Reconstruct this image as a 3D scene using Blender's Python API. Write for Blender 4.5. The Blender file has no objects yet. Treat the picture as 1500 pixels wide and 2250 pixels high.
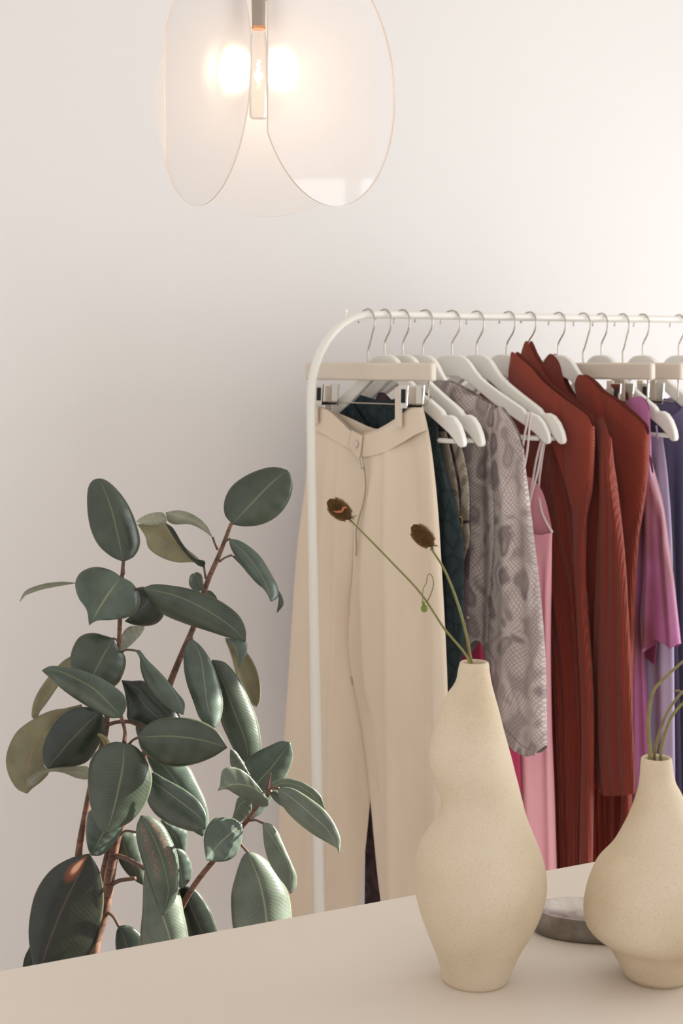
import bpy, bmesh, math, random
from math import sin, cos, pi, sqrt, radians, atan2, exp
from mathutils import Vector
random.seed(5)
COL = bpy.context.scene.collection
F = 3250.0; CX = 750.0; HY = 798.0; ZC = 1.456      # lens in px of the 1500x2250 frame, horizon row, eye height

def at(px, py, Y):
    return Vector(((px-CX)/F*Y, Y, ZC-(py-HY)/F*Y))
WL = {}
def build(name, verts, faces, mat, parent=None, loc=None, uvs=None, smooth=True, weld=0.0, sub=0, auto=None, bevel=0.0):
    if parent is not None: o0 = WL[parent.name]
    else: o0 = Vector(loc) if loc is not None else Vector((0,0,0))
    me = bpy.data.meshes.new(name)
    bm = bmesh.new()
    vs = [bm.verts.new(Vector(v)-o0) for v in verts]
    ul = bm.loops.layers.uv.new('UVMap') if uvs else None
    for f in faces:
        if len(set(f)) < 3: continue
        try: fc = bm.faces.new([vs[i] for i in f])
        except ValueError: continue
        fc.smooth = smooth
        if ul:
            for l, i in zip(fc.loops, f): l[ul].uv = uvs[i]
    if weld: bmesh.ops.remove_doubles(bm, verts=bm.verts[:], dist=weld)
    bmesh.ops.recalc_face_normals(bm, faces=bm.faces[:])
    bm.to_mesh(me); bm.free()
    ob = bpy.data.objects.new(name, me); COL.objects.link(ob)
    for m in (mat if isinstance(mat, list) else [mat]): me.materials.append(m)
    if parent is not None: ob.parent = parent
    else: ob.location = o0
    WL[ob.name] = o0
    if bevel:
        md = ob.modifiers.new('b', 'BEVEL'); md.width = bevel; md.segments = 3; md.limit_method = 'ANGLE'; md.angle_limit = radians(35)
        md.harden_normals = False
    if sub:
        md = ob.modifiers.new('s', 'SUBSURF'); md.levels = sub; md.render_levels = sub
    if auto: me.set_sharp_from_angle(angle=radians(auto))
    return ob
def tag(o, label=None, cat=None, group=None, kind=None):
    if label: o['label'] = label
    if cat: o['category'] = cat
    if group: o['group'] = group
    if kind: o['kind'] = kind
    return o
def empty(name, loc, rz=0, label=None, cat=None, group=None):
    o = bpy.data.objects.new(name, None); COL.objects.link(o); o.location = loc; o.rotation_euler = (0,0,rz)
    o.empty_display_size = .05
    WL[o.name] = Vector(loc); return tag(o, label, cat, group)
def copy_tree(o, parent=None):
    c = o.copy(); COL.objects.link(c)
    if parent is not None: c.parent = parent
    for ch in list(o.children): copy_tree(ch, c)
    return c
# ---------- shape helpers
def box(c, s, R=None):
    x,y,z = s[0]/2,s[1]/2,s[2]/2
    v=[Vector(p) for p in ((-x,-y,-z),(x,-y,-z),(x,y,-z),(-x,y,-z),(-x,-y,z),(x,-y,z),(x,y,z),(-x,y,z))]
    if R is not None: v=[R(p) for p in v]
    v=[p+Vector(c) for p in v]
    return v,[(0,3,2,1),(4,5,6,7),(0,1,5,4),(1,2,6,5),(2,3,7,6),(3,0,4,7)]
def join(*vf):
    V=[];Fs=[]
    for v,f in vf:
        n=len(V); V+=list(v); Fs+=[tuple(i+n for i in q) for q in f]
    return V,Fs
def smooth_path(pts, n):
    """Catmull-Rom through pts (any dimension), n samples even in arc length"""
    P=[Vector(p) for p in pts]
    if len(P)==2: D=[P[0].lerp(P[1],i/20) for i in range(21)]
    else:
        D=[]
        for i in range(len(P)-1):
            a=P[i-1] if i>0 else P[0]*2-P[1]; b=P[i]; c=P[i+1]; d=P[i+2] if i+2<len(P) else P[-1]*2-P[-2]
            l1=max((b-a).length,1e-6)**.5; l2=max((c-b).length,1e-6)**.5; l3=max((d-c).length,1e-6)**.5
            m1=(c-b)/l2**1*1.0; 
            # centripetal tangents
            t1=((b-a)/l1-(c-a)/(l1+l2)+(c-b)/l2)*l2
            t2=((c-b)/l2-(d-b)/(l2+l3)+(d-c)/l3)*l2
            for k in range(12):
                t=k/12; t_2=t*t; t_3=t_2*t
                D.append(b*(2*t_3-3*t_2+1)+t1*(t_3-2*t_2+t)+c*(-2*t_3+3*t_2)+t2*(t_3-t_2))
        D.append(P[-1])
    L=[0]
    for i in range(1,len(D)): L.append(L[-1]+(D[i]-D[i-1]).length)
    out=[];j=0
    for i in range(n):
        s=L[-1]*i/(n-1)
        while j<len(L)-2 and L[j+1]<s: j+=1
        k=(s-L[j])/max(L[j+1]-L[j],1e-9); out.append(D[j].lerp(D[j+1],min(max(k,0),1)))
    return out
def tube(pts, r, seg=8, n=None, flat=None, cap=True):
    """tube along pts; r number or list; flat=(vector,ratio) gives an oval section"""
    P=smooth_path(pts, n) if n else [Vector(p) for p in pts]
    m=len(P); V=[];Fs=[]
    up=None
    for i,p in enumerate(P):
        t=(P[min(i+1,m-1)]-P[max(i-1,0)]).normalized()
        if flat: a=(Vector(flat[0])-t*t.dot(Vector(flat[0]))).normalized()
        else:
            if up is None: up=Vector((0,0,1)) if abs(t.z)<.9 else Vector((1,0,0))
            a=(up-t*t.dot(up)).normalized(); up=a
        b=t.cross(a)
        if isinstance(r,(list,tuple)):
            q=i/(m-1)*(len(r)-1); k=int(min(q,len(r)-2)); rr=r[k]+(r[k+1]-r[k])*(q-k)
        else: rr=r
        for j in range(seg):
            an=2*pi*j/seg
            V.append(p+a*cos(an)*rr*(flat[1] if flat else 1)+b*sin(an)*rr)
    for i in range(m-1):
        for j in range(seg):
            Fs.append((i*seg+j,i*seg+(j+1)%seg,(i+1)*seg+(j+1)%seg,(i+1)*seg+j))
    if cap:
        Fs.append(tuple(range(seg))[::-1]); Fs.append(tuple((m-1)*seg+j for j in range(seg)))
    return V,Fs
def rings(R, seg=48, capb=True, capt=False):
    """list of (cx,cy,z,rx,ry)"""
    V=[];Fs=[]
    for (x,y,z,rx,ry) in R:
        for j in range(seg):
            a=2*pi*j/seg; V.append(Vector((x+rx*cos(a),y+ry*sin(a),z)))
    for i in range(len(R)-1):
        for j in range(seg): Fs.append((i*seg+j,i*seg+(j+1)%seg,(i+1)*seg+(j+1)%seg,(i+1)*seg+j))
    if capb: Fs.append(tuple(range(seg))[::-1])
    if capt: Fs.append(tuple((len(R)-1)*seg+j for j in range(seg)))
    return V,Fs
def ellipsoid(c, r, seg=16, rg=10):
    R=[]
    V=[];Fs=[]
    for i in range(1,rg):
        a=-pi/2+pi*i/rg
        R.append((c[0],c[1],c[2]+r[2]*sin(a),r[0]*cos(a),r[1]*cos(a)))
    return rings(R,seg,True,True)

# ---------- materials
def S(r,g,b):
    f=lambda c:(c/255/12.92) if c/255<=.04045 else ((c/255+.055)/1.055)**2.4
    return (f(r),f(g),f(b),1)
class NT:
    def __init__(s,name,rough=.6,spec=.5,col=(.8,.8,.8,1),**kw):
        s.m=bpy.data.materials.new(name); s.m.use_nodes=True; s.t=s.m.node_tree; s.N=s.t.nodes; s.b=s.N['Principled BSDF']
        s.b.inputs['Roughness'].default_value=rough; s.b.inputs['Specular IOR Level'].default_value=spec; s.b.inputs['Base Color'].default_value=col
        for k,v in kw.items(): s.b.inputs[k.replace('_',' ')].default_value=v
    def n(s,ty,ins=None,**kw):
        x=s.N.new(ty)
        for k,v in kw.items(): setattr(x,k,v)
        for k,v in (ins or {}).items():
            if hasattr(v,'is_linked') or hasattr(v,'links'): s.t.links.new(v,x.inputs[k])
            else: x.inputs[k].default_value=v
        return x
    def l(s,a,b): s.t.links.new(a,b)
    def math(s,op,a,b=None,c=None):
        x=s.N.new('ShaderNodeMath'); x.operation=op
        for i,v in enumerate((a,b,c)):
            if v is None: continue
            if isinstance(v,(int,float)): x.inputs[i].default_value=v
            else: s.l(v,x.inputs[i])
        return x.outputs[0]
    def ramp(s,fac,stops,interp='LINEAR'):
        x=s.N.new('ShaderNodeValToRGB'); s.l(fac,x.inputs[0]); e=x.color_ramp.elements; x.color_ramp.interpolation=interp
        while len(e)<len(stops): e.new(.5)
        for q,(p,c) in zip(e,stops): q.position=p; q.color=c
        return x.outputs[0]
    def mix(s,fac,a,b,mode='MIX'):
        x=s.N.new('ShaderNodeMix'); x.data_type='RGBA'; x.blend_type=mode
        for i,v in ((0,fac),(6,a),(7,b)):
            if isinstance(v,(int,float,tuple)): x.inputs[i].default_value=v
            else: s.l(v,x.inputs[i])
        return x.outputs[2]
    def bump(s,h,st=.3,d=.001):
        x=s.N.new('ShaderNodeBump'); x.inputs['Strength'].default_value=st; x.inputs['Distance'].default_value=d
        s.l(h,x.inputs['Height']); s.l(x.outputs[0],s.b.inputs['Normal']); return x
    def base(s,c): s.l(c,s.b.inputs['Base Color'])
    def uv(s,scale=(1,1,1)):
        t=s.n('ShaderNodeUVMap'); m=s.n('ShaderNodeMapping'); s.l(t.outputs[0],m.inputs[0]); m.inputs['Scale'].default_value=scale; return m.outputs[0]
    def pos(s): return s.n('ShaderNodeNewGeometry').outputs['Position']
    def noise(s,vec,scale,detail=3,out=0):
        x=s.N.new('ShaderNodeTexNoise'); s.l(vec,x.inputs[0]); x.inputs['Scale'].default_value=scale; x.inputs['Detail'].default_value=detail; return x.outputs[out]
def g(v): return (v,v,v,1)

def mat_plain(name,c,rough=.6,spec=.5,nz=0.0,nscale=300,bump=.15,var=.05,vscale=6,**kw):
    m=NT(name,rough,spec,c,**kw); p=m.pos()
    c2=tuple(list(x*(1-var*2) for x in c[:3])+[1])
    m.base(m.ramp(m.noise(p,vscale,2),[(.3,c2),(.7,c)]))
    if nz: m.bump(m.noise(p,nscale,2),bump,nz)
    return m.m
M={}
M['wall']=mat_plain('wall_paint',S(230,226,223),.85,.2,.0004,160,.12,.01,1.5)
M['floor']=mat_plain('floor_concrete',S(222,213,206),.6,.3,.0004,60,.1,.03,3)
M['ceil']=mat_plain('ceiling_paint',S(235,232,228),.9,.2,0,1,0,.005,2)
M['table']=mat_plain('table_laminate',S(222,211,198),.42,.35,.0001,400,.05,.008,3)
M['white']=mat_plain('white_lacquered_wood',S(232,228,220),.38,.45,.0001,80,.05,.01,10)
M['whitemetal']=mat_plain('white_powder_coat',S(236,233,224),.35,.45,0,1,0,.01,10)
M['beige']=mat_plain('beige_lacquered_wood',S(218,204,188),.5,.35,.0001,90,.05,.02,14)
M['steel']=mat_plain('brushed_steel',S(190,180,168),.25,.5,0,1,0,.02,30,Metallic=1.0)
M['chrome']=mat_plain('bright_chrome',S(225,222,215),.12,.5,0,1,0,.01,30,Metallic=1.0)
M['brass']=mat_plain('gold_metal',S(196,150,80),.3,.5,0,1,0,.02,30,Metallic=1.0)
M['rod']=mat_plain('grey_enamel',S(158,148,138),.4,.5,0,1,0,.01,10)
M['copper']=mat_plain('copper_ring',S(214,160,120),.3,.5,0,1,0,.01,10,Metallic=1.0)
M['soil']=mat_plain('potting_soil',S(70,52,42),.95,.1,.003,90,.6,.2,60)
M['pot']=mat_plain('terracotta',S(178,120,92),.8,.3,.0005,120,.2,.06,12)
M['strap']=mat_plain('satin_strap',S(246,232,228),.45,.4)
M['ziptan']=mat_plain('zip_tape',S(168,148,126),.5,.4)
M['dark']=mat_plain('matt_near_black',S(30,28,26),.8)  # near-black matt colour for the clip springs

def mat_vase():
    m=NT('speckled_stoneware',.82,.18); p=m.pos()
    c=m.ramp(m.noise(p,9,3),[(.32,S(200,180,151)),(.5,S(211,194,168)),(.72,S(218,203,179))])
    v=m.noise(p,520,1); sp=m.ramp(v,[(.30,g(1)),(.36,g(0))])
    c=m.mix(m.math('MULTIPLY',sp,.28),c,S(150,122,92))
    f=m.noise(p,900,2); c=m.mix(.12,c,m.ramp(f,[(.4,S(170,150,125)),(.6,S(240,228,208))]))
    m.base(c); m.bump(m.noise(p,700,3),.35,.0005); return m.m
M['vase']=mat_vase()

def mat_leaf(name,top,under,vein,rough=.36,mark=False,blotch=False):
    m=NT(name,rough,.5); uv=m.n('ShaderNodeUVMap').outputs[0]
    sx=m.n('ShaderNodeSeparateXYZ',{0:uv}); u=sx.outputs[0]; v=sx.outputs[1]      # u -1..1 (stored 0..1) across, v along
    au=m.math('ABSOLUTE',m.math('SUBTRACT',u,.5))
    rib=m.ramp(au,[(.007,g(1)),(.022,g(0))])
    # side veins run out and forward
    ph=m.math('MULTIPLY',m.math('SUBTRACT',v,m.math('MULTIPLY',au,.28)),190)
    ph=m.math('ADD',ph,m.math('MULTIPLY',m.noise(uv,6,3),9.0))
    vn=m.math('SINE',ph); vn01=m.ramp(vn,[(.35,g(0)),(1,g(1))])
    nz=m.noise(m.pos(),26,3)
    t2=tuple([x*.72 for x in top[:3]]+[1]); t3=tuple([min(1,x*1.3+.004) for x in top[:3]]+[1])
    base=m.ramp(nz,[(.3,t2),(.5,top),(.75,t3)])
    base=m.mix(m.math('MULTIPLY',vn01,.07),base,vein)
    edge=m.ramp(au,[(.475,g(0)),(.497,g(1))]); base=m.mix(m.math('MULTIPLY',edge,.35),base,S(140,138,108))
    base=m.mix(m.math('MULTIPLY',rib,.6),base,vein)
    if mark:
        mk=m.math('MULTIPLY',m.ramp(m.noise(m.uv((60,14,1)),1.6,4),[(.50,g(0)),(.60,g(1))]),m.ramp(m.math('ABSOLUTE',m.math('SUBTRACT',au,.22)),[(.05,g(1)),(.13,g(0))]))
        mk=m.math('MULTIPLY',mk,m.ramp(v,[(.06,g(0)),(.12,g(1)),(.6,g(1)),(.68,g(0))]))
        base=m.mix(m.math('MULTIPLY',mk,.7),base,S(168,104,92))
    if blotch:
        d=m.n('ShaderNodeVectorMath',{0:uv,1:(.34,.13,0)},operation='SUBTRACT').outputs[0]
        d=m.n('ShaderNodeVectorMath',{0:d,1:(1,1.1,1)},operation='MULTIPLY').outputs[0]
        ln=m.n('ShaderNodeVectorMath',{0:d},operation='LENGTH').outputs['Value']
        base=m.mix(m.ramp(ln,[(.10,g(1)),(.17,g(0))]),base,S(120,62,36)); base=m.mix(m.ramp(ln,[(.055,g(1)),(.09,g(0))]),base,S(212,160,128))
    geo=m.n('ShaderNodeNewGeometry')
    ub=m.ramp(nz,[(.3,tuple([x*.8 for x in under[:3]]+[1])),(.7,under)])
    ub=m.mix(m.math('MULTIPLY',rib,.8),ub,S(150,118,76))
    back=m.n('ShaderNodeAttribute',attribute_name='under').outputs['Fac']
    base=m.mix(back,base,ub)
    m.base(base)
    h=m.math('ADD',m.math('MULTIPLY',vn,.5),m.math('MULTIPLY',m.math('SUBTRACT',1,rib),.8))
    m.bump(h,.10,.0006); m.b.inputs['Coat Weight'].default_value=.05
    return m.m
VN=S(122,128,88)
M['leaf']=mat_leaf('leaf_green',S(53,63,50),S(112,106,72),VN)
M['leafd']=mat_leaf('leaf_dark',S(32,41,32),S(92,88,58),S(98,98,64),.34)
M['leafsun']=mat_leaf('leaf_sunlit',S(88,98,84),S(150,148,128),S(165,165,132),.36)  # sunlit copy of the leaf green, the light put into its colour
M['leafb']=mat_leaf('leaf_bluish',S(68,81,71),S(112,106,72),S(142,146,108),.36)
M['leafm']=mat_leaf('leaf_marked',S(66,78,64),S(112,106,72),VN,.36,mark=True)
M['leafs']=mat_leaf('leaf_scorched',S(24,29,20),S(92,88,58),S(84,66,46),.3,blotch=True)
M['leafo']=mat_leaf('leaf_olive',S(112,106,76),S(112,106,76),S(150,112,66),.5)
M['leafg']=mat_leaf('leaf_grey',S(132,134,116),S(132,134,116),S(158,158,128),.48)
def mat_bark():
    m=NT('bark',.75,.3); p=m.pos()
    c=m.ramp(m.noise(p,40,3),[(.3,S(84,60,50)),(.6,S(118,88,72)),(.8,S(142,110,90))])
    w=m.n('ShaderNodeTexWave',{0:p,'Scale':14,'Distortion':3.0,'Detail':2},bands_direction='Z').outputs['Fac']
    c=m.mix(m.math('MULTIPLY',m.ramp(w,[(.0,g(1)),(.12,g(0))]),.6),c,S(70,44,36)); m.base(c); m.bump(w,.3,.001); return m.m
M['bark']=mat_bark()
M['petiole']=mat_plain('petiole_brown',S(96,72,58),.5,.4,0,1,0,.1,40)
M['bud']=mat_plain('bud_red',S(96,52,52),.4,.4)
M['greenstub']=mat_plain('green_shoot',S(120,116,74),.5,.4,0,1,0,.1,60)
M['stem']=mat_plain('dry_green_stem',S(128,124,72),.6,.3,0,1,0,.1,60)
M['stem2']=mat_plain('dry_brown_stem',S(138,124,82),.65,.3,0,1,0,.12,70)
M['bristle']=mat_plain('tan_bristles',S(136,104,60),.8,.2,0,1,0,.25,300)
M['seed']=mat_plain('brown_seed_head',S(84,58,32),.8,.2,.0004,500,.5,.22,260)
M['seedg']=mat_plain('grey_green_sepal',S(116,112,76),.8,.2,0,1,0,.15,200)
M['petal']=mat_plain('withered_petal',S(176,108,66),.7,.2)
M['budg']=mat_plain('green_bud',S(118,134,58),.6,.3,0,1,0,.15,300)

def cloth(name,c,c2=None,rough=.85,ribs=None,ribst=.5,sheen=.15,weave=2200,wst=.12,var=6,spec=.2,ribdark=.0,skew=0,lo=.3,hi=.7):
    m=NT(name,rough,spec,c); m.b.inputs['Sheen Weight'].default_value=sheen; p=m.pos(); uv=m.uv()
    c2=c2 or tuple([x*.86 for x in c[:3]]+[1])
    nv=m.noise(m.uv((var,var*.35,1)),1.0,3)
    col=m.ramp(nv,[(lo,c2),(hi,c)])
    h=m.noise(m.uv((weave,weave*.25,1)),1.0,1)
    if ribs:
        xx=m.n('ShaderNodeSeparateXYZ',{0:uv}); x=m.math('ADD',xx.outputs[0],m.math('MULTIPLY',xx.outputs[1],skew))
        nn=m.noise(m.uv((7,.8,1)),1.0,2)
        w=m.math('SINE',m.math('ADD',m.math('MULTIPLY',x,ribs*2*pi),m.math('MULTIPLY',nn,3.0)))
        w2=m.math('SINE',m.math('ADD',m.math('MULTIPLY',x,ribs*.37*2*pi),m.math('MULTIPLY',nn,5.0)))
        h=m.math('ADD',m.math('MULTIPLY',w,1.0),m.math('MULTIPLY',w2,.5))
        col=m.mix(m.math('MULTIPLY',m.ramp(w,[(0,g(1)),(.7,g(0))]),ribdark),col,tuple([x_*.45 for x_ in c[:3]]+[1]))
        m.bump(h,ribst,.0009)
    else: m.bump(h,wst,.0005)
    m.base(col); return m.m
M['cream']=cloth('cream_crepe',S(228,212,192),S(221,202,180),wst=.15,sheen=.1)
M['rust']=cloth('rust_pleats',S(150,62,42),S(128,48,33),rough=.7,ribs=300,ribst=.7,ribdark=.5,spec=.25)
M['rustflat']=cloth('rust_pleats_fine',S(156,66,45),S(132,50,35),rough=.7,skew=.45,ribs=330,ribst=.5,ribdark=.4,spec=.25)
M['magenta']=cloth('magenta_taffeta',S(184,108,158),S(146,84,98),lo=.42,hi=.58,rough=.38,sheen=.3,var=9,weave=1500,wst=.08,spec=.5)
M['magdark']=cloth('deep_magenta',S(132,56,92),S(110,44,70),rough=.42,sheen=.3,var=9,weave=1500,wst=.08,spec=.5)  # deeper magenta for the inside of the sleeve hem
M['pink']=cloth('pale_pink_satin',S(255,192,203),S(252,180,192),rough=.5,var=4,weave=1500,wst=.04)
M['hot']=cloth('deep_pink_satin',S(206,72,112),S(188,58,98),rough=.5,var=4,weave=1500,wst=.04)
M['lav']=cloth('lavender_jersey',S(194,178,206),S(172,156,188),rough=.75)
M['peri']=cloth('periwinkle_cotton',S(142,130,170),S(126,115,156),rough=.8)
M['navy']=cloth('dusky_navy',S(72,62,84),S(60,52,74),rough=.8)
def mat_quilt():
    m=NT('dark_green_quilt',.75,.25); uv=m.uv((42,30,1))
    v=m.n('ShaderNodeTexVoronoi',{0:uv,'Scale':1.0},feature='DISTANCE_TO_EDGE').outputs['Distance']
    m.base(m.ramp(v,[(0,S(30,40,43)),(.12,S(42,54,58)),(1,S(50,63,66))])); m.bump(m.ramp(v,[(0,g(0)),(.3,g(1))]),.4,.0015); return m.m
M['green']=mat_quilt()
def mat_snake(name,light,mid,dark,big=17,small=150):
    m=NT(name,.8,.2); uv=m.uv()
    nz=m.n('ShaderNodeTexNoise',{0:uv,'Scale':9,'Detail':2}).outputs['Color']
    off=m.n('ShaderNodeVectorMath',{0:nz,1:(.5,.5,.5)},operation='SUBTRACT').outputs[0]
    w1=m.n('ShaderNodeVectorMath',{0:uv,1:m.n('ShaderNodeVectorMath',{0:off,1:(.05,.05,0)},operation='MULTIPLY').outputs[0]},operation='ADD').outputs[0]
    w2=m.n('ShaderNodeVectorMath',{0:uv,1:m.n('ShaderNodeVectorMath',{0:off,1:(.11,.13,0)},operation='MULTIPLY').outputs[0]},operation='ADD').outputs[0]; dk=tuple([a*.55+b*.45 for a,b in zip(dark,mid)]); mb=m.n('ShaderNodeMapping',{0:w2}); mb.inputs['Scale'].default_value=(big*1.25,big*.8,1)
    vb=m.n('ShaderNodeTexVoronoi',{0:mb.outputs[0],'Scale':1.0},feature='F1').outputs['Distance']
    ring=m.ramp(vb,[(.0,mid),(.17,mid),(.25,dk),(.33,dk),(.46,light),(.60,light),(.75,mid)])
    vb2=m.noise(m.uv((big*.5,big*.3,1)),1.3,2)
    ring=m.mix(m.ramp(vb2,[(.48,g(0)),(.62,g(.55))]),ring,mid)
    # small diamond scales
    ms=m.n('ShaderNodeMapping',{0:w1}); ms.inputs['Rotation'].default_value=(0,0,radians(45)); ms.inputs['Scale'].default_value=(small,small*.8,1)
    x=m.n('ShaderNodeSeparateXYZ',{0:ms.outputs[0]})
    fx=m.math('PINGPONG',x.outputs[0],.5); fy=m.math('PINGPONG',x.outputs[1],.5)
    mn=m.math('MINIMUM',fx,fy); ln=m.ramp(mn,[(.03,g(1)),(.22,g(0))])
    col=m.mix(m.math('MULTIPLY',ln,.55),ring,dark)
    m.base(col); m.bump(m.ramp(mn,[(0,g(0)),(.3,g(1))]),.25,.0006); return m.m
M['snake']=mat_snake('snake_print_cloth',S(204,191,184),S(168,154,149),S(114,101,101),big=23,small=200)
M['snaked']=mat_snake('dark_snake_print',S(110,92,96),S(86,70,76),S(56,44,52),big=24,small=230)
M['snaket']=mat_snake('snake_trim',S(178,166,148),S(150,138,122),S(84,74,66),big=40,small=260)

def mat_frost():
    m=bpy.data.materials.new('frosted_acrylic'); m.use_nodes=True; t=m.node_tree; N=t.nodes; N.clear()
    out=N.new('ShaderNodeOutputMaterial'); tr=N.new('ShaderNodeBsdfTransparent'); tl=N.new('ShaderNodeBsdfTranslucent'); df=N.new('ShaderNodeBsdfDiffuse'); gl=N.new('ShaderNodeBsdfGlossy'); rf=N.new('ShaderNodeBsdfRefraction')
    tl.inputs[0].default_value=S(240,234,230); df.inputs[0].default_value=S(238,232,229); gl.inputs['Roughness'].default_value=.03
    rf.inputs['IOR'].default_value=1.15; rf.inputs['Roughness'].default_value=.66; rf.inputs[0].default_value=(.98,.965,.955,1); tr.inputs[0].default_value=(.98,.97,.965,1)
    def mx(f,a,b):
        x=N.new('ShaderNodeMixShader'); x.inputs[0].default_value=f; t.links.new(a.outputs[0],x.inputs[1]); t.links.new(b.outputs[0],x.inputs[2]); return x
    a=mx(.97,tl,df); b=mx(.36,rf,a); b=mx(.08,b,tr)
    fr=N.new('ShaderNodeFresnel'); fr.inputs[0].default_value=1.22
    c=mx(.5,b,gl); t.links.new(fr.outputs[0],c.inputs[0])
    t.links.new(c.outputs[0],out.inputs[0]); return m
M['frost']=mat_frost()
def mat_edge():
    m=NT('acrylic_edge',.3,.5,S(228,212,200)); return m.m
M['edge']=mat_edge()
def mat_glass():
    m=bpy.data.materials.new('clear_bulb_glass'); m.use_nodes=True; t=m.node_tree; N=t.nodes; N.clear()
    out=N.new('ShaderNodeOutputMaterial'); tr=N.new('ShaderNodeBsdfTransparent'); gl=N.new('ShaderNodeBsdfGlossy'); gl.inputs['Roughness'].default_value=.08
    tr.inputs[0].default_value=(.93,.9,.88,1); lw=N.new('ShaderNodeLayerWeight'); lw.inputs[0].default_value=.35
    mx=N.new('ShaderNodeMixShader'); t.links.new(lw.outputs['Facing'],mx.inputs[0]); t.links.new(tr.outputs[0],mx.inputs[1]); t.links.new(gl.outputs[0],mx.inputs[2])
    t.links.new(mx.outputs[0],out.inputs[0]); return m
M['glass']=mat_glass()
def mat_emit(name,c,s):
    m=NT(name,.5,.5,c); m.b.inputs['Emission Color'].default_value=c; m.b.inputs['Emission Strength'].default_value=s; return m.m
M['filament']=mat_emit('glowing_filament',S(255,214,150),14)

# ---------- room frame: E1 along the rail / back wall, E2 towards the wall
A0=atan2(.454,.891); E1=Vector((cos(A0),sin(A0),0)); E2=Vector((-sin(A0),cos(A0),0)); UZ=Vector((0,0,1))
P0=Vector((.0435,2.83,0)); RZ=1.549
def room(t,w,z): return P0+E1*t+E2*w+UZ*z
def rbox(t0,t1,w0,w1,z0,z1):
    return [room(t,w,z) for z in (z0,z1) for (t,w) in ((t0,w0),(t1,w0),(t1,w1),(t0,w1))],[(0,3,2,1),(4,5,6,7),(0,1,5,4),(1,2,6,5),(2,3,7,6),(3,0,4,7)]
WW=.36; TL=-2.6; TR=2.35; WF=-4.2; CH=2.75
def struct(name,vf,m,**k):
    o=build(name,vf[0],vf[1],m,smooth=False,**k); o['kind']='structure'; return o
struct('floor',rbox(TL-.1,TR+.1,WF,WW+.1,-.1,0),M['floor'])
struct('ceiling',rbox(TL-.1,TR+.1,WF,WW+.1,CH,CH+.1),M['ceil'])
struct('wall_back',rbox(TL-.1,TR+.1,WW,WW+.1,0,CH),M['wall'])
struct('baseboard_back',rbox(TL,TR,WW-.015,WW,0,.09),M['white'])
wa,wb,za,zb=-3.2,-.15,.15,2.1
struct('wall_right',join(rbox(TR,TR+.1,WF,wa,0,CH),rbox(TR,TR+.1,wb,WW,0,CH),rbox(TR,TR+.1,wa,wb,0,za),rbox(TR,TR+.1,wa,wb,zb,CH)),M['wall'])
fr=[rbox(TR+.02,TR+.07,wa,wa+.05,za,zb),rbox(TR+.02,TR+.07,wb-.05,wb,za,zb),rbox(TR+.02,TR+.07,wa,wb,za,za+.05),rbox(TR+.02,TR+.07,wa,wb,zb-.05,zb)]
for k in range(1,4):
    w=wa+(wb-wa)*k/4; fr.append(rbox(TR+.02,TR+.07,w-.025,w+.025,za,zb))
struct('window_1',join(*fr),M['white'])

# ---------- lights
def area(name,loc,target,sx,sy,e,c):
    L=bpy.data.lights.new(name,'AREA'); L.shape='RECTANGLE'; L.size=sx; L.size_y=sy; L.energy=e; L.color=c
    o=bpy.data.objects.new(name,L); COL.objects.link(o); o.location=loc
    o.rotation_euler=(Vector(target)-Vector(loc)).to_track_quat('-Z','Z').to_euler(); return o
wc=room(TR+.14,(wa+wb)/2,(za+zb)/2)
area('window_daylight',wc,wc-E1,wb-wa,zb-za,98,(.91,.96,1))
W=bpy.data.worlds.new('soft_room_light'); bpy.context.scene.world=W; W.use_nodes=True
W.node_tree.nodes['Background'].inputs[0].default_value=(1,.98,.966,1); W.node_tree.nodes['Background'].inputs[1].default_value=1.08
# a shaft of direct sun reaching the low leaves
tgt=at(590,1850,2.28); sp=bpy.data.lights.new('sun_shaft','SPOT'); sp.energy=1800; sp.spot_size=radians(10.5); sp.spot_blend=.05; sp.shadow_soft_size=.012; sp.color=(1,.95,.88)
so=bpy.data.objects.new('sun_shaft',sp); COL.objects.link(so)
so.location=tgt+E1*2.2-E2*.55+UZ*1.25; so.rotation_euler=(tgt-so.location).to_track_quat('-Z','Y').to_euler()

# ---------- table
ZT=.74
TA=at(0,2133,F*(ZC-ZT)/(2133-HY)); TB=at(1310,1892,F*(ZC-ZT)/(1892-HY))
td=(TB-TA); td.z=0; td.normalize(); tn=Vector((td.y,-td.x,0))
tb0=TA-td*.35; tb1=TA+td*1.75
tbl=empty('dining_table',(tb0+tb1)/2+tn*.4-UZ*(ZT),0,'long pale beige table with a smooth matt top under the two vases','table')
def tpt(a,b,z): 
    p=tb0+td*a+tn*b; return Vector((p.x,p.y,z))
def tbox(a0,a1,b0,b1,z0,z1): return [tpt(a,b,z) for z in (z0,z1) for (a,b) in ((a0,b0),(a1,b0),(a1,b1),(a0,b1))],[(0,3,2,1),(4,5,6,7),(0,1,5,4),(1,2,6,5),(2,3,7,6),(3,0,4,7)]
build('tabletop',*tbox(0,2.1,0,.85,ZT-.03,ZT),M['table'],tbl,smooth=False,bevel=.002)
build('apron',*join(tbox(.1,2.0,.07,.09,ZT-.1,ZT-.031),tbox(.1,2.0,.76,.78,ZT-.1,ZT-.031)),M['table'],tbl,smooth=False)
for a in (.08,1.97):
    for b in (.06,.74): build('leg',*tbox(a,a+.05,b,b+.05,0,ZT-.0305),M['table'],tbl,smooth=False,bevel=.003)

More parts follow.
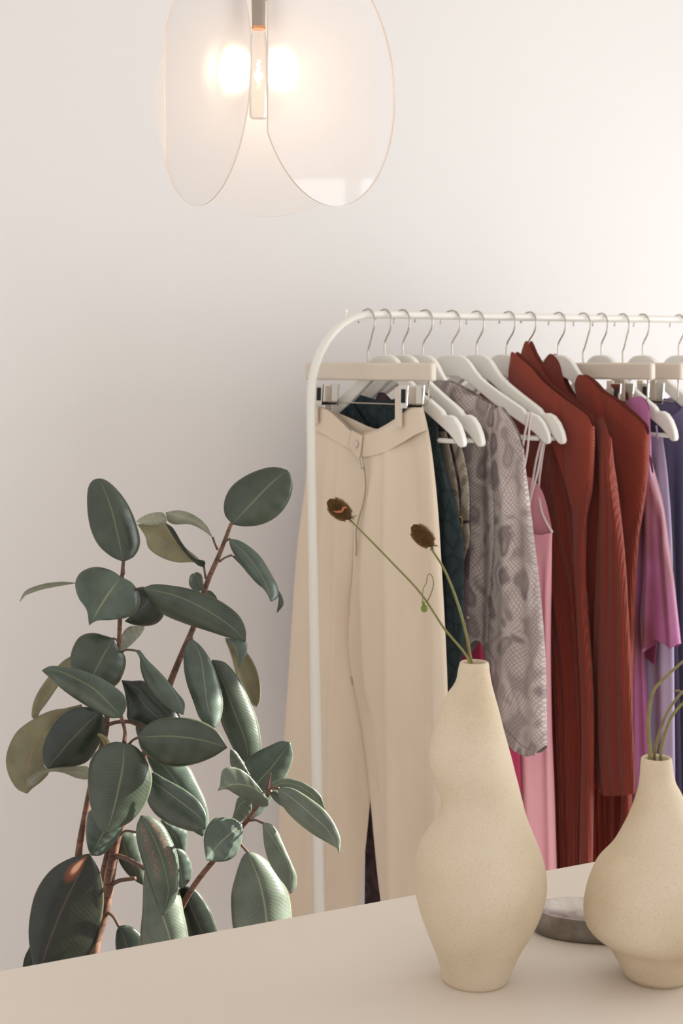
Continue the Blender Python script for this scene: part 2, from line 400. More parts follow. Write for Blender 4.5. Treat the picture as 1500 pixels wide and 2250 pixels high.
# ---------- vases
def vase(name,prof,Y,label,rim):
    R=[];cx0=None
    ys=[p[0] for p in prof]
    pts=smooth_path([(p[0],p[1],p[2]) for p in prof],70)
    for p in pts[::-1]:
        c=(p[1]+p[2])/2; r=(p[2]-p[1])/2
        w=at(c,p[0],Y); R.append((w.x,w.y,w.z,r/F*Y,r/F*Y))
    z0=R[0][2]; dz=ZT-z0
    R=[(x,y,z+dz,a,b) for (x,y,z,a,b) in R]
    zb_=R[0][2]; base=(R[0][0],R[0][1],ZT)
    R.insert(0,(R[0][0],R[0][1],ZT,R[0][3]*.965,R[0][4]*.965)); R[1]=(R[1][0],R[1][1],ZT+.003,R[1][3],R[1][4])
    x,y,z,a,_=R[-1]
    R+=[(x,y,z+.0012,a-.0012,a-.0012),(x,y,z+.0012,a-.0028,a-.0028),(x,y,z-.001,a-.0042,a-.0042),(x,y,z-.012,a-.005,a-.005),(x,y,z-.05,a-.006,a-.006)]
    # floor of the throat keeps it hollow but closed
    root=empty(name,base,0,label,'vase','cream stoneware vases')
    build('body',*rings(R,72,True,True),M['vase'],root)
    x,y,z,a,_=R[0]
    return root,(R[-6][0],R[-6][1],R[-6][2],R[-6][3])
V1=[(1455,1010,1073),(1470,1006,1075),(1490,1003,1078),(1505,996,1081),(1520,985,1085),(1535,976,1089),(1560,967,1096),(1600,953,1106),(1640,942,1117),(1665,939,1124),(1690,943,1130),(1720,955,1138),(1745,966,1144),(1765,969,1149),(1785,964,1154),(1810,950,1163),(1840,930,1175),(1870,917,1187),(1900,911,1196),(1930,909,1200),(1960,912,1199),(2000,922,1188),(2040,936,1170),(2080,952,1146),(2110,963,1132),(2135,968,1121),(2150,970,1117)]
v1,top1=vase('ceramic_vase',V1,1.7195,'tall gourd-shaped cream stoneware vase with a pinched left side','' )
V2=[(1667,1409,1475),(1680,1407,1477),(1700,1406,1479),(1720,1404,1484),(1740,1400,1495),(1780,1387,1513),(1820,1369,1534),(1860,1346,1557),(1900,1312,1588),(1940,1295,1606),(1970,1287,1613),(2000,1283,1614),(2030,1287,1607),(2050,1302,1590),(2068,1327,1565),(2085,1341,1549),(2110,1355,1534),(2135,1368,1519),(2147,1375,1513)]
v2,top2=vase('ceramic_vase',V2,1.7255,'shorter squat cream stoneware vase cut by the right edge','')

# ---------- stems and seed heads in the vases
def stem_thing(name,pts,rpx,mat,label,cat,Y,headfn=None,group=None):
    W=[at(p[0],p[1],Y+(p[2] if len(p)>2 else 0)) for p in pts]
    root=empty(name,W[0],0,label,cat,group or {'dried flower':'dried flowers in the tall vase','dried stem':'bare stems in the short vase'}[cat])
    build('stem',*tube(W,[r/F*Y for r in rpx],8,60),mat,root)
    if headfn: headfn(root,W,Y)
    return root
def seed_head(cpx,ang,la,lb,Y,root,petal=False):
    c=at(cpx[0],cpx[1],Y); k=Y/F
    ax=Vector((cos(ang),0,-sin(ang))); sd=Vector((sin(ang),0,cos(ang))); dp=Vector((0,1,0))   # ax points to the tip (image y down)
    V=[];Fs=[]
    n=14;m=20
    def rad(t): return lb*k*(sin(pi*min(max(t*.93+.035,0),1))**.55)
    prof=[(t,rad(t)) for t in [i/(n) for i in range(n+1)]]
    for t,r in prof:
        for j in range(m):
            a=2*pi*j/m; V.append(c+ax*((t-.5)*2*la*k)+(sd*cos(a)+dp*sin(a))*r)
    for i in range(n):
        for j in range(m): Fs.append((i*m+j,i*m+(j+1)%m,(i+1)*m+(j+1)%m,(i+1)*m+j))
    Fs.append(tuple(range(m))); Fs.append(tuple(n*m+j for j in range(m)))
    h=build('seed_head',V,Fs,M['seed'],root)
    # bristles
    BV=[];BF=[]
    for q in range(430):
        t=.10+.9*((q+.5)/520); a=q*2.39996; r=rad(t)
        p=c+ax*((t-.5)*2*la*k)+(sd*cos(a)+dp*sin(a))*r
        nrm=((sd*cos(a)+dp*sin(a))+ax*(1.4*(t-.45))).normalized(); s=.8*k
        e1=nrm.cross(ax).normalized(); e2=nrm.cross(e1); b=len(BV); L=(3.2+random.random()*2.2)*k
        BV+=[p-nrm*k+e1*s,p-nrm*k-e1*s*.5+e2*s*.87,p-nrm*k-e1*s*.5-e2*s*.87,p+nrm*L+e1*s*.7,p+nrm*L-e1*s*.35+e2*s*.6,p+nrm*L-e1*s*.35-e2*s*.6]
        BF+=[(b,b+1,b+4,b+3),(b+1,b+2,b+5,b+4),(b+2,b,b+3,b+5),(b+3,b+4,b+5)]
    o=build('bristles',BV,BF,M['bristle'],h,smooth=False); o['kind']='stuff'
    SV=[];SF=[]
    for q in range(11):
        a=2*pi*q/11; p=c-ax*la*k*.93; d=(sd*cos(a)+dp*sin(a)); 
        tip=p+d*(lb*k*random.uniform(.7,1.0))+ax*(la*k*random.uniform(-.45,.2)); w=ax.cross(d).normalized()*k*2.2
        b=len(SV); md=p.lerp(tip,.55)+ax*k*1.5
        SV+=[p+w*.6,p-w*.6,md-w,md+w,tip]; SF+=[(b,b+1,b+2,b+3),(b+3,b+2,b+4)]
    build('sepals',SV,SF,M['seedg'],h)
    if petal:
        pp=[c+ax*(8*k)+sd*(9*k)-dp*(lb*k*1.12),c+ax*(2*k)+sd*(6*k)-dp*(lb*k*1.25),c-ax*(3*k)+sd*(1*k)-dp*(lb*k*1.3),c-ax*(6*k)+sd*(-1*k)-dp*(lb*k*1.3),c-ax*(4*k)-sd*(9*k)-dp*(lb*k*1.2),c-ax*(9*k)-sd*(14*k)-dp*(lb*k*1.05)]
        build('petal',*tube(pp,[1.0*k,2.4*k,3*k,2.4*k,3*k,1.2*k],6,16,flat=((1,0,1),1.0)),M['petal'],h)
def hA(root,W,Y): seed_head((742,1117),atan2(1,1.05)+pi,33,21,Y,root,True) if False else seed_head((745,1119),pi+atan2(20,26),31,17.5,Y-.0,root,True)
def hB(root,W,Y): seed_head((928,1177),pi+atan2(26,27),31,17.5,Y,root,False)
flA=stem_thing('dried_flower',[(1036,1500),(1030,1452),(975,1380),(925,1305),(860,1235),(768,1141)],[2.6,2.6,2.4,2.2,2.0],M['stem'],'long dried flower stem leaning far left with a brown bristly head and a withered petal','dried flower',1.712,hA)
k=1.712/F
tn_=[at(*p,1.707) for p in ((952,1312),(945,1330),(958,1300),(952,1318))]
build('tendril',*tube([at(x,y,1.707) for x,y in ((938,1322),(944,1310),(950,1295),(952,1280),(949,1266),(942,1261),(938,1270),(936,1282),(930,1292),(928,1306),(928,1322))],[1.6*k,1.3*k,1.1*k,1*k,.8*k],6,40),M['stem'],flA)
build('flower_bud',*join(ellipsoid(at(932,1337,1.707),(8*k,7*k,8.5*k),12,8),ellipsoid(at(930,1325,1.706),(4*k,4*k,4.5*k),10,6)),M['budg'],flA)
flB=stem_thing('dried_flower',[(1040,1500),(1035,1455),(1024,1395),(1005,1325),(975,1250),(946,1204)],[2.9,3.2,3.2,2.7,2.3],M['stem'],'shorter upright dried flower stem with a plain brown bristly head','dried flower',1.724,hB)
build('stem_node',*join(ellipsoid(at(1020,1371,1.722),(4*k,4*k,3*k),10,6),ellipsoid(at(1028,1357,1.722),(3.2*k,3*k,3.2*k),10,6)),M['stem2'],flB)
stem_thing('bare_stem',[(1430,1700),(1428,1663),(1424,1600),(1427,1550),(1437,1515),(1470,1480),(1515,1440)],[5,4.6,4,3.4,2.8],M['stem2'],'thick bare dried stem leftmost in the short vase, bending right','dried stem',1.722)
stem_thing('bare_stem',[(1441,1700),(1437,1661),(1448,1610),(1466,1565),(1490,1530),(1520,1500)],[3.8,3.6,3.2,2.8],M['stem2'],'thin bare dried stem between two others in the short vase','dried stem',1.733)
s3=stem_thing('bare_stem',[(1458,1700),(1451,1660),(1463,1605),(1477,1572),(1500,1545),(1530,1525)],[3.8,3.6,3.4,3.0],M['stem'],'bare greenish dried stem rising from the right of the short vase mouth','dried stem',1.724)
build('twig',*tube([at(x,y,1.72) for x,y in ((1512,1534),(1500,1524),(1490,1517),(1480,1519))],[2.2*k,2*k,1.6*k,2.4*k],6,16),M['stem2'],s3)

# ---------- pewter dish
cD=Vector(((1312-CX)/F*1.865,1.865,ZT))
def dish(R,capb,capt):
    V=[];Fs=[];seg=72
    for f,z in R:
        for j in range(seg):
            a=2*pi*j/seg; ca,sa=cos(a),sin(a)
            rx=.084*f*abs(ca)**.88*(1 if ca>0 else -1); ry=.047*f*abs(sa)**.88*(1 if sa>0 else -1)
            q=radians(-8); V.append(cD+Vector((rx*cos(q)-ry*sin(q),rx*sin(q)+ry*cos(q),z)))
    for i in range(len(R)-1):
        for j in range(seg): Fs.append((i*seg+j,i*seg+(j+1)%seg,(i+1)*seg+(j+1)%seg,(i+1)*seg+j))
    if capb: Fs.append(tuple(range(seg)))
    if capt: Fs.append(tuple((len(R)-1)*seg+j for j in range(seg)))
    return V,Fs
def mat_pewter(name,a,b,metal,r0,r1):
    m=NT(name,.34,.5); m.b.inputs['Metallic'].default_value=metal; p=m.pos()
    m.base(m.ramp(m.noise(p,45,4),[(.3,a),(.7,b)])); m.bump(m.noise(p,120,3),.3,.0015)
    m.l(m.ramp(m.noise(p,60,3),[(.3,g(r0)),(.7,g(r1))]),m.b.inputs['Roughness']); return m.m
M['pewter']=mat_pewter('pewter_shaded_side',S(104,95,84),S(138,128,116),.35,.35,.55)  # dish side, its shade put into a darker pewter colour
M['pewterl']=mat_pewter('pewter_lit_top',S(188,180,172),S(218,212,205),.8,.18,.4)  # dish top, its reflected brightness put into a lighter pewter colour
dr=empty('metal_dish',cD,0,'shallow oval pewter dish on the table between the two vases','dish')
build('body',*dish([(.2,.0),(.93,.0),(.985,.003),(1,.008),(.965,.018),(.915,.0265),(.905,.0272)],True,False),M['pewter'],dr)
build('basin',*dish([(.905,.0272),(.885,.0272),(.82,.0245),(.72,.021),(.5,.0185),(.02,.0175)],False,True),M['pewterl'],dr)

# ---------- pendant lamp
LX,LROT,LD,LS,LR,LC=-.0982,-3.18,.0951,.0077,.1605,.1371
LA=Vector((LX,1.95,0)); LZ=ZC+(798-177)/F*1.9
lamp=empty('pendant_lamp',(LA.x,LA.y,CH),0,'pendant lamp of three frosted discs around a clear tube bulb','lamp')
bx_=(568-CX)/F*1.95; LB=Vector((bx_,1.95,0))
build('ceiling_canopy',*rings([(LA.x,LA.y,CH-.03,.05,.05),(LA.x,LA.y,CH-.026,.058,.058),(LA.x,LA.y,CH,.06,.06)],32,True,True),M['rod'],lamp,auto=40)
zr=ZC+(798-58)/F*1.95
build('rod',*tube([Vector((LA.x,LA.y,CH-.028)),Vector((LA.x,LA.y,zr+.25)),Vector((LB.x-.0,LB.y,zr+.16)),Vector((LB.x,LB.y,zr+.06))],.006,12,24),M['rod'],lamp)
build('socket',*rings([(LB.x,LB.y,zr,.0085,.0085),(LB.x,LB.y,zr+.001,.0088,.0088),(LB.x,LB.y,zr+.1,.0105,.0105),(LB.x,LB.y,zr+.115,.006,.006)],24,True,True),M['rod'],lamp,auto=50)
build('socket_ring',*rings([(LB.x,LB.y,zr-.004,.0092,.0092),(LB.x,LB.y,zr,.0092,.0092)],24,True,True),M['copper'],lamp,auto=50)
zb2=ZC+(798-262)/F*1.95
bulb=build('bulb',*rings([(LB.x,LB.y,zb2,.004,.004),(LB.x,LB.y,zb2+.001,.0105,.0105),(LB.x,LB.y,zb2+.006,.0122,.0122),(LB.x,LB.y,zr-.03,.0122,.0122),(LB.x,LB.y,zr-.006,.0088,.0088)],32,True,False),M['glass'],lamp,auto=60)
zf=ZC+(798-158)/F*1.95
build('filament',*join(tube([LB+Vector((0,0,z)) for z in (zf-.016,zf+.016)],.0018,8),tube([LB+Vector((.003*cos(i*.9),.003*sin(i*.9),zf-.015+.03*i/30)) for i in range(31)],.0007,5)),M['filament'],bulb)
pl=bpy.data.lights.new('bulb_glow','POINT'); pl.energy=1.15; pl.color=(1,.80,.55); pl.shadow_soft_size=.006
po=bpy.data.objects.new('bulb_glow',pl); COL.objects.link(po); po.parent=lamp; po.location=LB+Vector((0,0,zf))-Vector(lamp.location)
for a0 in (-30,90,210):
    a=radians(a0+LROT); n=Vector((cos(a),sin(a),0)); t=Vector((-sin(a),cos(a),0))
    base_c=LA+n*LD+t*LS+UZ*LZ
    h0=math.acos(LC/LR); seg=96
    ang=[-(pi-h0)+2*(pi-h0)*i/seg for i in range(seg+1)]
    rim=[(LR*cos(q),LR*sin(q)) for q in ang]
    z1,z2=rim[-1][1],rim[0][1]
    th=.0022
    V=[base_c+n*(-th/2)+t*u+UZ*z for u,z in rim]+[base_c+n*(th/2)+t*u+UZ*z for u,z in rim]
    m_=len(rim)
    dsk=build('glass_disc',V,[tuple(range(m_))],M['frost'],lamp,smooth=False)
    if dsk.data.polygons[0].normal.dot(n)<0: dsk.data.flip_normals()
    ring=build('disc_edge',V,[(i,(i+1)%m_,m_+(i+1)%m_,m_+i) for i in range(m_)],M['edge'],dsk,smooth=True,auto=40)
# slim arms carry the discs
armv=[]
for a0 in (-30,90,210):
    a=radians(a0+LROT); n=Vector((cos(a),sin(a),0)); t=Vector((-sin(a),cos(a),0))
    armv.append(tube([LA+UZ*(LZ+.14),LA+n*(LD-.002)+t*LS+UZ*(LZ+.14)],.004,8))
build('disc_arms',*join(*armv),M['rod'],lamp)

# ---------- clothes rack
def rail_s(px):
    k=(px-CX)/F; t=(k*P0.y-P0.x)/(E1.x-k*E1.y); return t
tpost=rail_s(694); tend=.93
rack=empty('clothes_rack',room(0,0,0),0,'white tubular metal clothes rack with rounded corners against the wall','clothes rack')
def rp(t,z): return room(t,0,z)
tl_=rail_s(704); tm_=rail_s(683.5)
zbend=ZC-(905-HY)/F*2.79
pts=[rp(tl_+.003,.03),rp(rail_s(702),.45),rp(rail_s(693),.85),rp(tm_,zbend-.04),rp(tm_,zbend+.03)]
hx=abs(tm_)+.0; R0=hx
for q in range(1,9):
    a=pi/2*q/9; pts.append(rp(tm_+ (0.012-tm_)*(1-cos(a)),zbend+.03+(RZ-zbend-.03)*sin(a)))
pts+=[rp(.015,RZ),rp(.2,RZ),rp(.5,RZ),rp(tend-.12,RZ)]
for q in range(1,9):
    a=pi/2*q/9; pts.append(rp(tend-.12+.12*sin(a),RZ-.13*(1-cos(a))))
pts+=[rp(tend,RZ-.14),rp(tend,.9),rp(tend,.03)]
build('frame',*tube(pts,[.0098,.0098,.0095,.0078]+[.0075]*4+[.0098]*3,14,160,flat=(E2,1.5)),M['whitemetal'],rack)
for t_ in (tl_+.003,tend):
    build('foot',*tube([room(t_,-.24,.012),room(t_,-.22,.03),room(t_,.22,.03),room(t_,.24,.012)],.012,10,24),M['whitemetal'],rack)
kx=rail_s(759); kc=rp(kx,ZC+(798-684)/F*2.82)
build('screw_knob',*join(ellipsoid(kc,(.0042,.0042,.0042),12,8),tube([kc,kc-UZ*.018],.0022,8)),M['whitemetal'],rack)

# ---------- hangers (local: x along the arms towards the room, z from the rail)
def hook(r,zend,zlow):
    zc=.0105-r; P=[(-.027,-.0150),(-.0240,-.004),(-.0165,.0052),(-.007,.0098),(.002,.0107),(.011,.0066),(.0165,-.002),(r,-.011)]
    P+=[(r*.96,zc-.012),(r*.72,zc-.024),(r*.2,zlow+.006),(0,zlow-.002),(0,zend)]
    return tube([Vector((x,0,z)) for x,z in P],.0016,8,60)
hp=[(0,0),(.014,-.0005),(.024,-.003),(.034,-.009),(.043,-.018),(.053,-.031),(.066,-.045),(.082,-.057),(.11,-.075),(.14,-.093),(.158,-.104),(.164,-.112),(.170,-.113),(.178,-.112),(.190,-.117),(.202,-.130),(.211,-.147),(.215,-.162),(.213,-.169),(.206,-.171),(.199,-.166),(.190,-.156),(.176,-.145),(.150,-.129),(.12,-.111),(.09,-.092),(.06,-.070),(.035,-.052),(.015,-.044)]
def extr(poly,th,ye=None):
    n=len(poly); V=[Vector((x,-th,z)) for x,z in poly]+[Vector((x,th,z)) for x,z in poly]
    Fs=[tuple(range(n)),tuple(range(2*n-1,n-1,-1))]+[(i,(i+1)%n,n+(i+1)%n,n+i) for i in range(n)]
    return V,Fs
def sdiv(poly):
    return [tuple(p) for p in smooth_path([Vector((a,b,0)) for a,b in poly],len(poly)*2)] 
ZH=-.076
proto_h=empty('clothes_hanger',(0,0,0))
full=[(x,z+ZH) for x,z in hp]+[(-x,z+ZH) for x,z in hp[::-1] if x>0]
build('arms',*extr(full,.0065),M['white'],proto_h,smooth=True,bevel=.0028,auto=40)
build('cross_bar',*tube([Vector((-.190,0,ZH-.160)),Vector((.190,0,ZH-.160))],.0045,10,8),M['white'],proto_h)
build('hook',*hook(.0185,ZH-.006,-.052),M['steel'],proto_h)
ZB=-.092
def trouser_hanger(clips):
    root=empty('trouser_hanger',(0,0,0))
    build('bar',*box((0,0,ZB-.017),(.36,.017,.034)),M['beige'],root,smooth=True,bevel=.0045,auto=40)
    build('hook',*hook(.0195,ZB-.006,-.066),M['steel'],root)
    wz=ZB-.034; wl=-.170
    build('wire',*tube([Vector(p) for p in ((-.166,0,wz+.01),(-.166,0,wl+.012),(-.163,0,wl+.003),(-.155,0,wl),(0,0,wl),(.155,0,wl),(.163,0,wl+.003),(.166,0,wl+.012),(.166,0,wz+.01))],.0013,8),M['steel'],root)
    for u,h in clips:
        cl=build('clip',*join(box((u-.010,-.0225,wl-.005-h),(.017,.004,.074)),box((u-.010,.012,wl-.005-h),(.017,.003,.074))),M['beige'],root,smooth=False,bevel=.001)
        def pl_(z0,z1,w0,w1,y,t=.0016):
            V=[];
            for z,w in ((z0,w0),(z1,w1)):
                for yy in (y-t,y+t): V+=[Vector((u+.008-w/2,yy,z)),Vector((u+.008+w/2,yy,z))]
            return V,[(0,1,3,2),(4,6,7,5),(0,4,5,1),(2,3,7,6),(0,2,6,4),(1,5,7,3)]
        build('clip_plate',*join(pl_(wl+.036,wl-.006,.026,.017,-.0265),pl_(wl+.036,wl-.006,.026,.017,.014)),M['chrome'],cl,smooth=False,bevel=.0006)
        build('clip_spring',*join(tube([Vector((u+.002,y/1000,wl-.002)) for y in (-14,12)],.0032,10),tube([Vector((u+.009,-.0283,wl+.029)),Vector((u+.008,-.0283,wl+.004))],.0042,8)),M['dark'],cl)
    return root
class Frame:
    def __init__(s,stem,b):
        s.t=rail_s(stem); s.S=room(s.t,0,0); s.b=b
        s.h=Vector((cos(b),-sin(b),0)); s.n=Vector((sin(b),cos(b),0))   # n points away from camera
    def uz(s,px,py,w=0):
        o=s.S+s.n*w; k=(px-CX)/F; u=(k*o.y-o.x)/(s.h.x-k*s.h.y); Y=o.y+u*s.h.y
        return u,ZC-(py-HY)/F*Y
    def P(s,u,z,w=0): 
        p=s.S+s.h*u+s.n*w; return Vector((p.x,p.y,z))
def solve_b(stem,tip,half):
    lo,hi=radians(5),radians(85)
    for _ in range(50):
        m=(lo+hi)/2; f=Frame(stem,m); p=f.P(half,0); px=CX+F*p.x/p.y
        if px>tip: lo=m
        else: hi=m
    return m
FR={}
def add_hanger(key,stem,tip,label,group=None):
    f=Frame(stem,solve_b(stem,tip,.215)); FR[key]=f
    o=proto_h if key==2 else copy_tree(proto_h)
    o.location=f.P(0,RZ); o.rotation_euler=(0,radians({4:6,7:6,8:9,9:1}.get(key,0)),-f.b); tag(o,label,'hanger','white wooden clothes hangers on the rack')
def add_thanger(key,stem,tip,label,clips):
    f=Frame(stem,solve_b(stem,tip,.18)); FR[key]=f
    o=trouser_hanger(clips); o.location=f.P(0,RZ); o.rotation_euler=(0,0,-f.b); tag(o,label,'hanger','beige bar hangers with clips')
    return f
_f=Frame(808,solve_b(808,953,.18))
add_thanger(1,808,953,'beige wooden bar hanger with metal clips gripping the cream trousers',[(_f.uz(718,880)[0],0),(_f.uz(903,880)[0],0)])
add_hanger(2,845,1022,'white wooden hanger right behind the beige bar, its tip bare and lowest left')
add_hanger(3,885,1063,'white wooden hanger with a bare notched arm, second behind the beige bar')
add_hanger(4,935,1132,'white wooden hanger inside the grey snake-print blouse')
add_hanger(5,993,1210,'white wooden hanger with thin straps in its notch, next after the snake-print blouse')
add_hanger(6,1047,1242,'white wooden hanger holding the pale pink slip dress, tip furthest right of the pair')
add_hanger(7,1118,1296,'white wooden hanger with a rounded top inside the first rust coat')
add_hanger(8,1165,1334,'white wooden hanger whose hook rises out of the tall pointed rust collar')
add_hanger(9,1227,1418,'white wooden hanger with one arm showing over the last rust coat')
_f=Frame(1281,solve_b(1281,1435,.18))
add_thanger(10,1281,1435,'nearer beige bar hanger on the right, clipping the magenta garment',[(_f.uz(1365,870)[0],-.01),(-.12,-.01)])
add_hanger(11,1321,1487,'white wooden hanger with a bare rounded tip beside the lavender dress')
_f=Frame(1368,solve_b(1368,1500,.18))
add_thanger(12,1368,1500,'further beige bar hanger on the right, reaching the picture edge',[(_f.uz(1432,870)[0],-.01),(-.12,-.01)])
add_hanger(13,1412,1585,'white wooden hanger carrying the periwinkle top near the right edge')
add_hanger(14,1491,1660,'white wooden hanger cut off by the right edge of the photo')

# ---------- garments
def lerp(a,b,t): return a+(b-a)*t
def coons(T,B,L,R,nu,nv):
    T=smooth_path([Vector((a,b,0)) for a,b in T],nu);B=smooth_path([Vector((a,b,0)) for a,b in B],nu)
    L=smooth_path([Vector((a,b,0)) for a,b in L],nv);R=smooth_path([Vector((a,b,0)) for a,b in R],nv)
    G=[]
    for j in range(nv):
        v=j/(nv-1); row=[]
        for i in range(nu):
            s=i/(nu-1)
            p=(T[i]*(1-v)+B[i]*v)+(L[j]*(1-s)+R[j]*s)-(T[0]*(1-s)*(1-v)+T[-1]*s*(1-v)+B[0]*(1-s)*v+B[-1]*s*v)
            row.append((p.x,p.y))
        G.append(row)
    return G
def garment(name,fr,T,B,L,R,mat,parent=None,Tb=None,th=.016,w0=0,ridges=(),waves=(),nu=60,nv=90,p=2.6,thf=None,label=None,cat=None,group=None,back=True,sub=None,topclose=.3,hem=True):
    """a hanging double layer: T,B,L,R are px outlines on the hanger's plane; th = half depth"""
    cv=lambda pl:[fr.uz(x,y,w0) for x,y in pl]
    Gf=coons(cv(T),cv(B),cv(L),cv(R),nu,nv); Gb=coons(cv(Tb or T),cv(B),cv(L),cv(R),nu,nv)
    rg=[(sorted([(fr.uz(x,y,w0)[1],fr.uz(x,y,w0)[0]) for x,y in pth]),amp,wd) for pth,amp,wd in ridges]
    def disp(u,z,s,v):
        d=0
        for pts,amp,wd in rg:
            if z<pts[0][0] : uu=pts[0][1]; f=exp(-((pts[0][0]-z)/.06)**2)
            elif z>pts[-1][0]: uu=pts[-1][1]; f=exp(-((z-pts[-1][0])/.05)**2)
            else:
                f=1
                for a,b in zip(pts,pts[1:]):
                    if a[0]<=z<=b[0]: uu=lerp(a[1],b[1],(z-a[0])/max(b[0]-a[0],1e-6)); break
            d+=amp*f*exp(-((u-uu)/wd)**2)
        for k,am,ph,vv in waves: d+=am*sin(2*pi*k*s+ph+1.5*v)*(vv+(1-vv)*v)
        return d
    V=[];U=[];Fs=[]
    def half(G,sg):
        b=len(V)
        for j in range(nv):
            v=j/(nv-1); 
            for i in range(nu):
                s=i/(nu-1); u,z=G[j][i]
                e=(1-min(abs(2*s-1),1)**p)**(1/p) if 0<i<nu-1 else 0
                t=th*(thf(s,v) if thf else 1)*(topclose+(1-topclose)*min(1,v*7))
                d=disp(u,z,s,v)*min(1,e*1.6)*(min(1,v*6) if topclose<.9 else 1)
                w=w0+(-t*e-max(d,-t*e*.8) if sg<0 else t*e-d*.25)
                V.append(fr.P(u,z,w)); U.append((u+.5,z+.0*sg))
        for j in range(nv-1):
            for i in range(nu-1):
                q=(b+j*nu+i,b+j*nu+i+1,b+(j+1)*nu+i+1,b+(j+1)*nu+i); Fs.append(q if sg<0 else q[::-1])
    half(Gf,-1)
    if back: half(Gb,1)
    loc=fr.P(0,RZ) if parent is None else None
    o=build(name,V,Fs,mat,parent,loc=loc,uvs=U,weld=.00005)
    if label: tag(o,label,cat,group)
    return o
def band(pts,r,fr,w,ratio=1.0,n=30,seg=8):
    P=[fr.P(*fr.uz(x,y,w+(q[0] if q else 0)),w+(q[0] if q else 0)) for x,y,*q in pts]
    return tube(P,r,seg,n,flat=(fr.h,ratio))

# cream trousers
f=FR[1]
tr=empty('trousers',f.P(0,RZ-.19),0,'cream wide-leg high-waisted trousers clipped at the front of the rack','trousers')
Lo=[(690,905),(687,945),(679,980),(670,1080),(657,1180),(647,1300),(637,1450),(626,1600),(616,1750),(607,1880),(602,2080)]
Ro=[(929,895),(941,945),(952,1020),(962,1120),(969,1230),(976,1350),(982,1480),(985,1600),(987,1750),(989,1900),(990,2080)]
FT=[(690,905),(705,893),(721,897),(751,922),(775,945),(795,953),(822,948),(850,936),(886,912),(905,896),(929,895)]
BT=[(690,905),(712,900),(730,905),(770,922),(805,938),(828,943),(850,935),(886,908),(910,896),(929,895)]
mid_=[(795,953),(790,1060),(782,1240),(768,1340),(765,1420),(776,1500),(790,1570),(803,1660),(813,1745)]
LI=mid_+[(809,1800),(802,1870),(796,1930),(788,2000),(782,2080)]; RI=mid_+[(822,1840),(830,1920),(838,1985),(846,2080)]
def split(T,x):
    a=[q for q in T if q[0]<x]+[(795,953)]; b=[(795,953)]+[q for q in T if q[0]>x+1]
    return a,b
rl=[([(735,1010),(722,1300),(715,1700)],.006,.018),([(760,1000),(757,1250),(745,1500),(740,1900)],.007,.012),([(700,1100),(685,1500),(665,1900)],-.005,.016),([(790,1560),(800,1660),(806,1760)],.006,.008)]
rr=[([(862,1000),(868,1300),(872,1700),(875,2000)],.006,.014),([(905,960),(925,1200),(930,1500),(930,1900)],-.007,.020),([(950,1020),(963,1300),(968,1600),(970,1900)],.007,.009),([(835,1040),(820,1180),(810,1300),(815,1500)],.006,.013),([(795,1330),(800,1450),(820,1600),(840,1800)],-.004,.012)]
def build_trousers():
    V=[];U=[];Fs=[]
    cv=lambda pl:[f.uz(x,y) for x,y in pl]
    nu,nv=44,120
    for side in (0,1):
        for fb in (-1,1):
            T=FT if fb<0 else BT
            if fb<0: Ta=[q for q in T if q[0]<790]+[(795,953)]; Tb=[(795,953)]+[q for q in T if q[0]>800]
            else: Ta=[q for q in T if q[0]<790]+[(795,934)]; Tb=[(795,934)]+[q for q in T if q[0]>800]
            mL=[(795,953 if fb<0 else 934)]+LI[1:]; mR=[(795,953 if fb<0 else 934)]+RI[1:]
            if side==0: G=coons(cv(Ta),cv([(602,2080),(690,2085),(782,2080)]),cv(Lo),cv(mL),nu,nv)
            else: G=coons(cv(Tb),cv([(846,2080),(920,2085),(990,2080)]),cv(mR),cv(Ro),nu,nv)
            rg=[(sorted([(f.uz(x,y)[1],f.uz(x,y)[0]) for x,y in pth]),amp,wd) for pth,amp,wd in (rl if side==0 else rr)]
            b=len(V)
            for j in range(nv):
                v=j/(nv-1)
                for i in range(nu):
                    s=i/(nu-1); u,z=G[j][i]
                    so=s if side==0 else 1-s        # 0 outer seam .. 1 centre
                    eo=(1-(1-min(1,so*1.0))**3)**(1/2.2)
                    kk=min(1,max(0,(v-.14)/.22)); ei=(1-so**(14-10*kk))**.5 if so<1 else 0
                    e=eo*lerp(1,ei,kk)
                    if i==(0 if side==0 else nu-1): e=0
                    t=lerp(.010,.019,min(1,v*4))*(1 if fb<0 else .7)
                    d=0
                    for pts,amp,wd in rg:
                        zz=min(max(z,pts[0][0]),pts[-1][0]); ff=exp(-((z-zz)/.05)**2)
                        for a_,b_ in zip(pts,pts[1:]):
                            if a_[0]<=zz<=b_[0]: uu=lerp(a_[1],b_[1],(zz-a_[0])/max(b_[0]-a_[0],1e-6)); break
                        d+=1.5*amp*ff*exp(-((u-uu)/wd)**2)
                    d*=min(1,e*1.3)*min(1,v*8)
                    w=-(t*e+d) if fb<0 else t*e-.2*d
                    V.append(f.P(u,z,w)); U.append((u+.5,z))
            for j in range(nv-1):
                for i in range(nu-1): Fs.append((b+j*nu+i,b+j*nu+i+1,b+(j+1)*nu+i+1,b+(j+1)*nu+i))
    return build('legs',V,Fs,M['cream'],tr,uvs=U,weld=.0002)
build_trousers()
WBT=[(691,907),(706,897),(721,900),(751,925),(775,948),(797,956),(822,951),(850,939),(886,914),(905,898),(928,897)]
WBB=[(688,943),(703,949),(722,958),(745,973),(770,986),(797,1003),(822,1001),(850,992),(889,971),(915,955),(939,945)]
garment('waistband',f,WBT,WBB,[(691,907),(688,943)],[(928,897),(939,945)],M['cream'],tr,th=.0035,w0=-.0115,nu=50,nv=12,topclose=1,p=8)
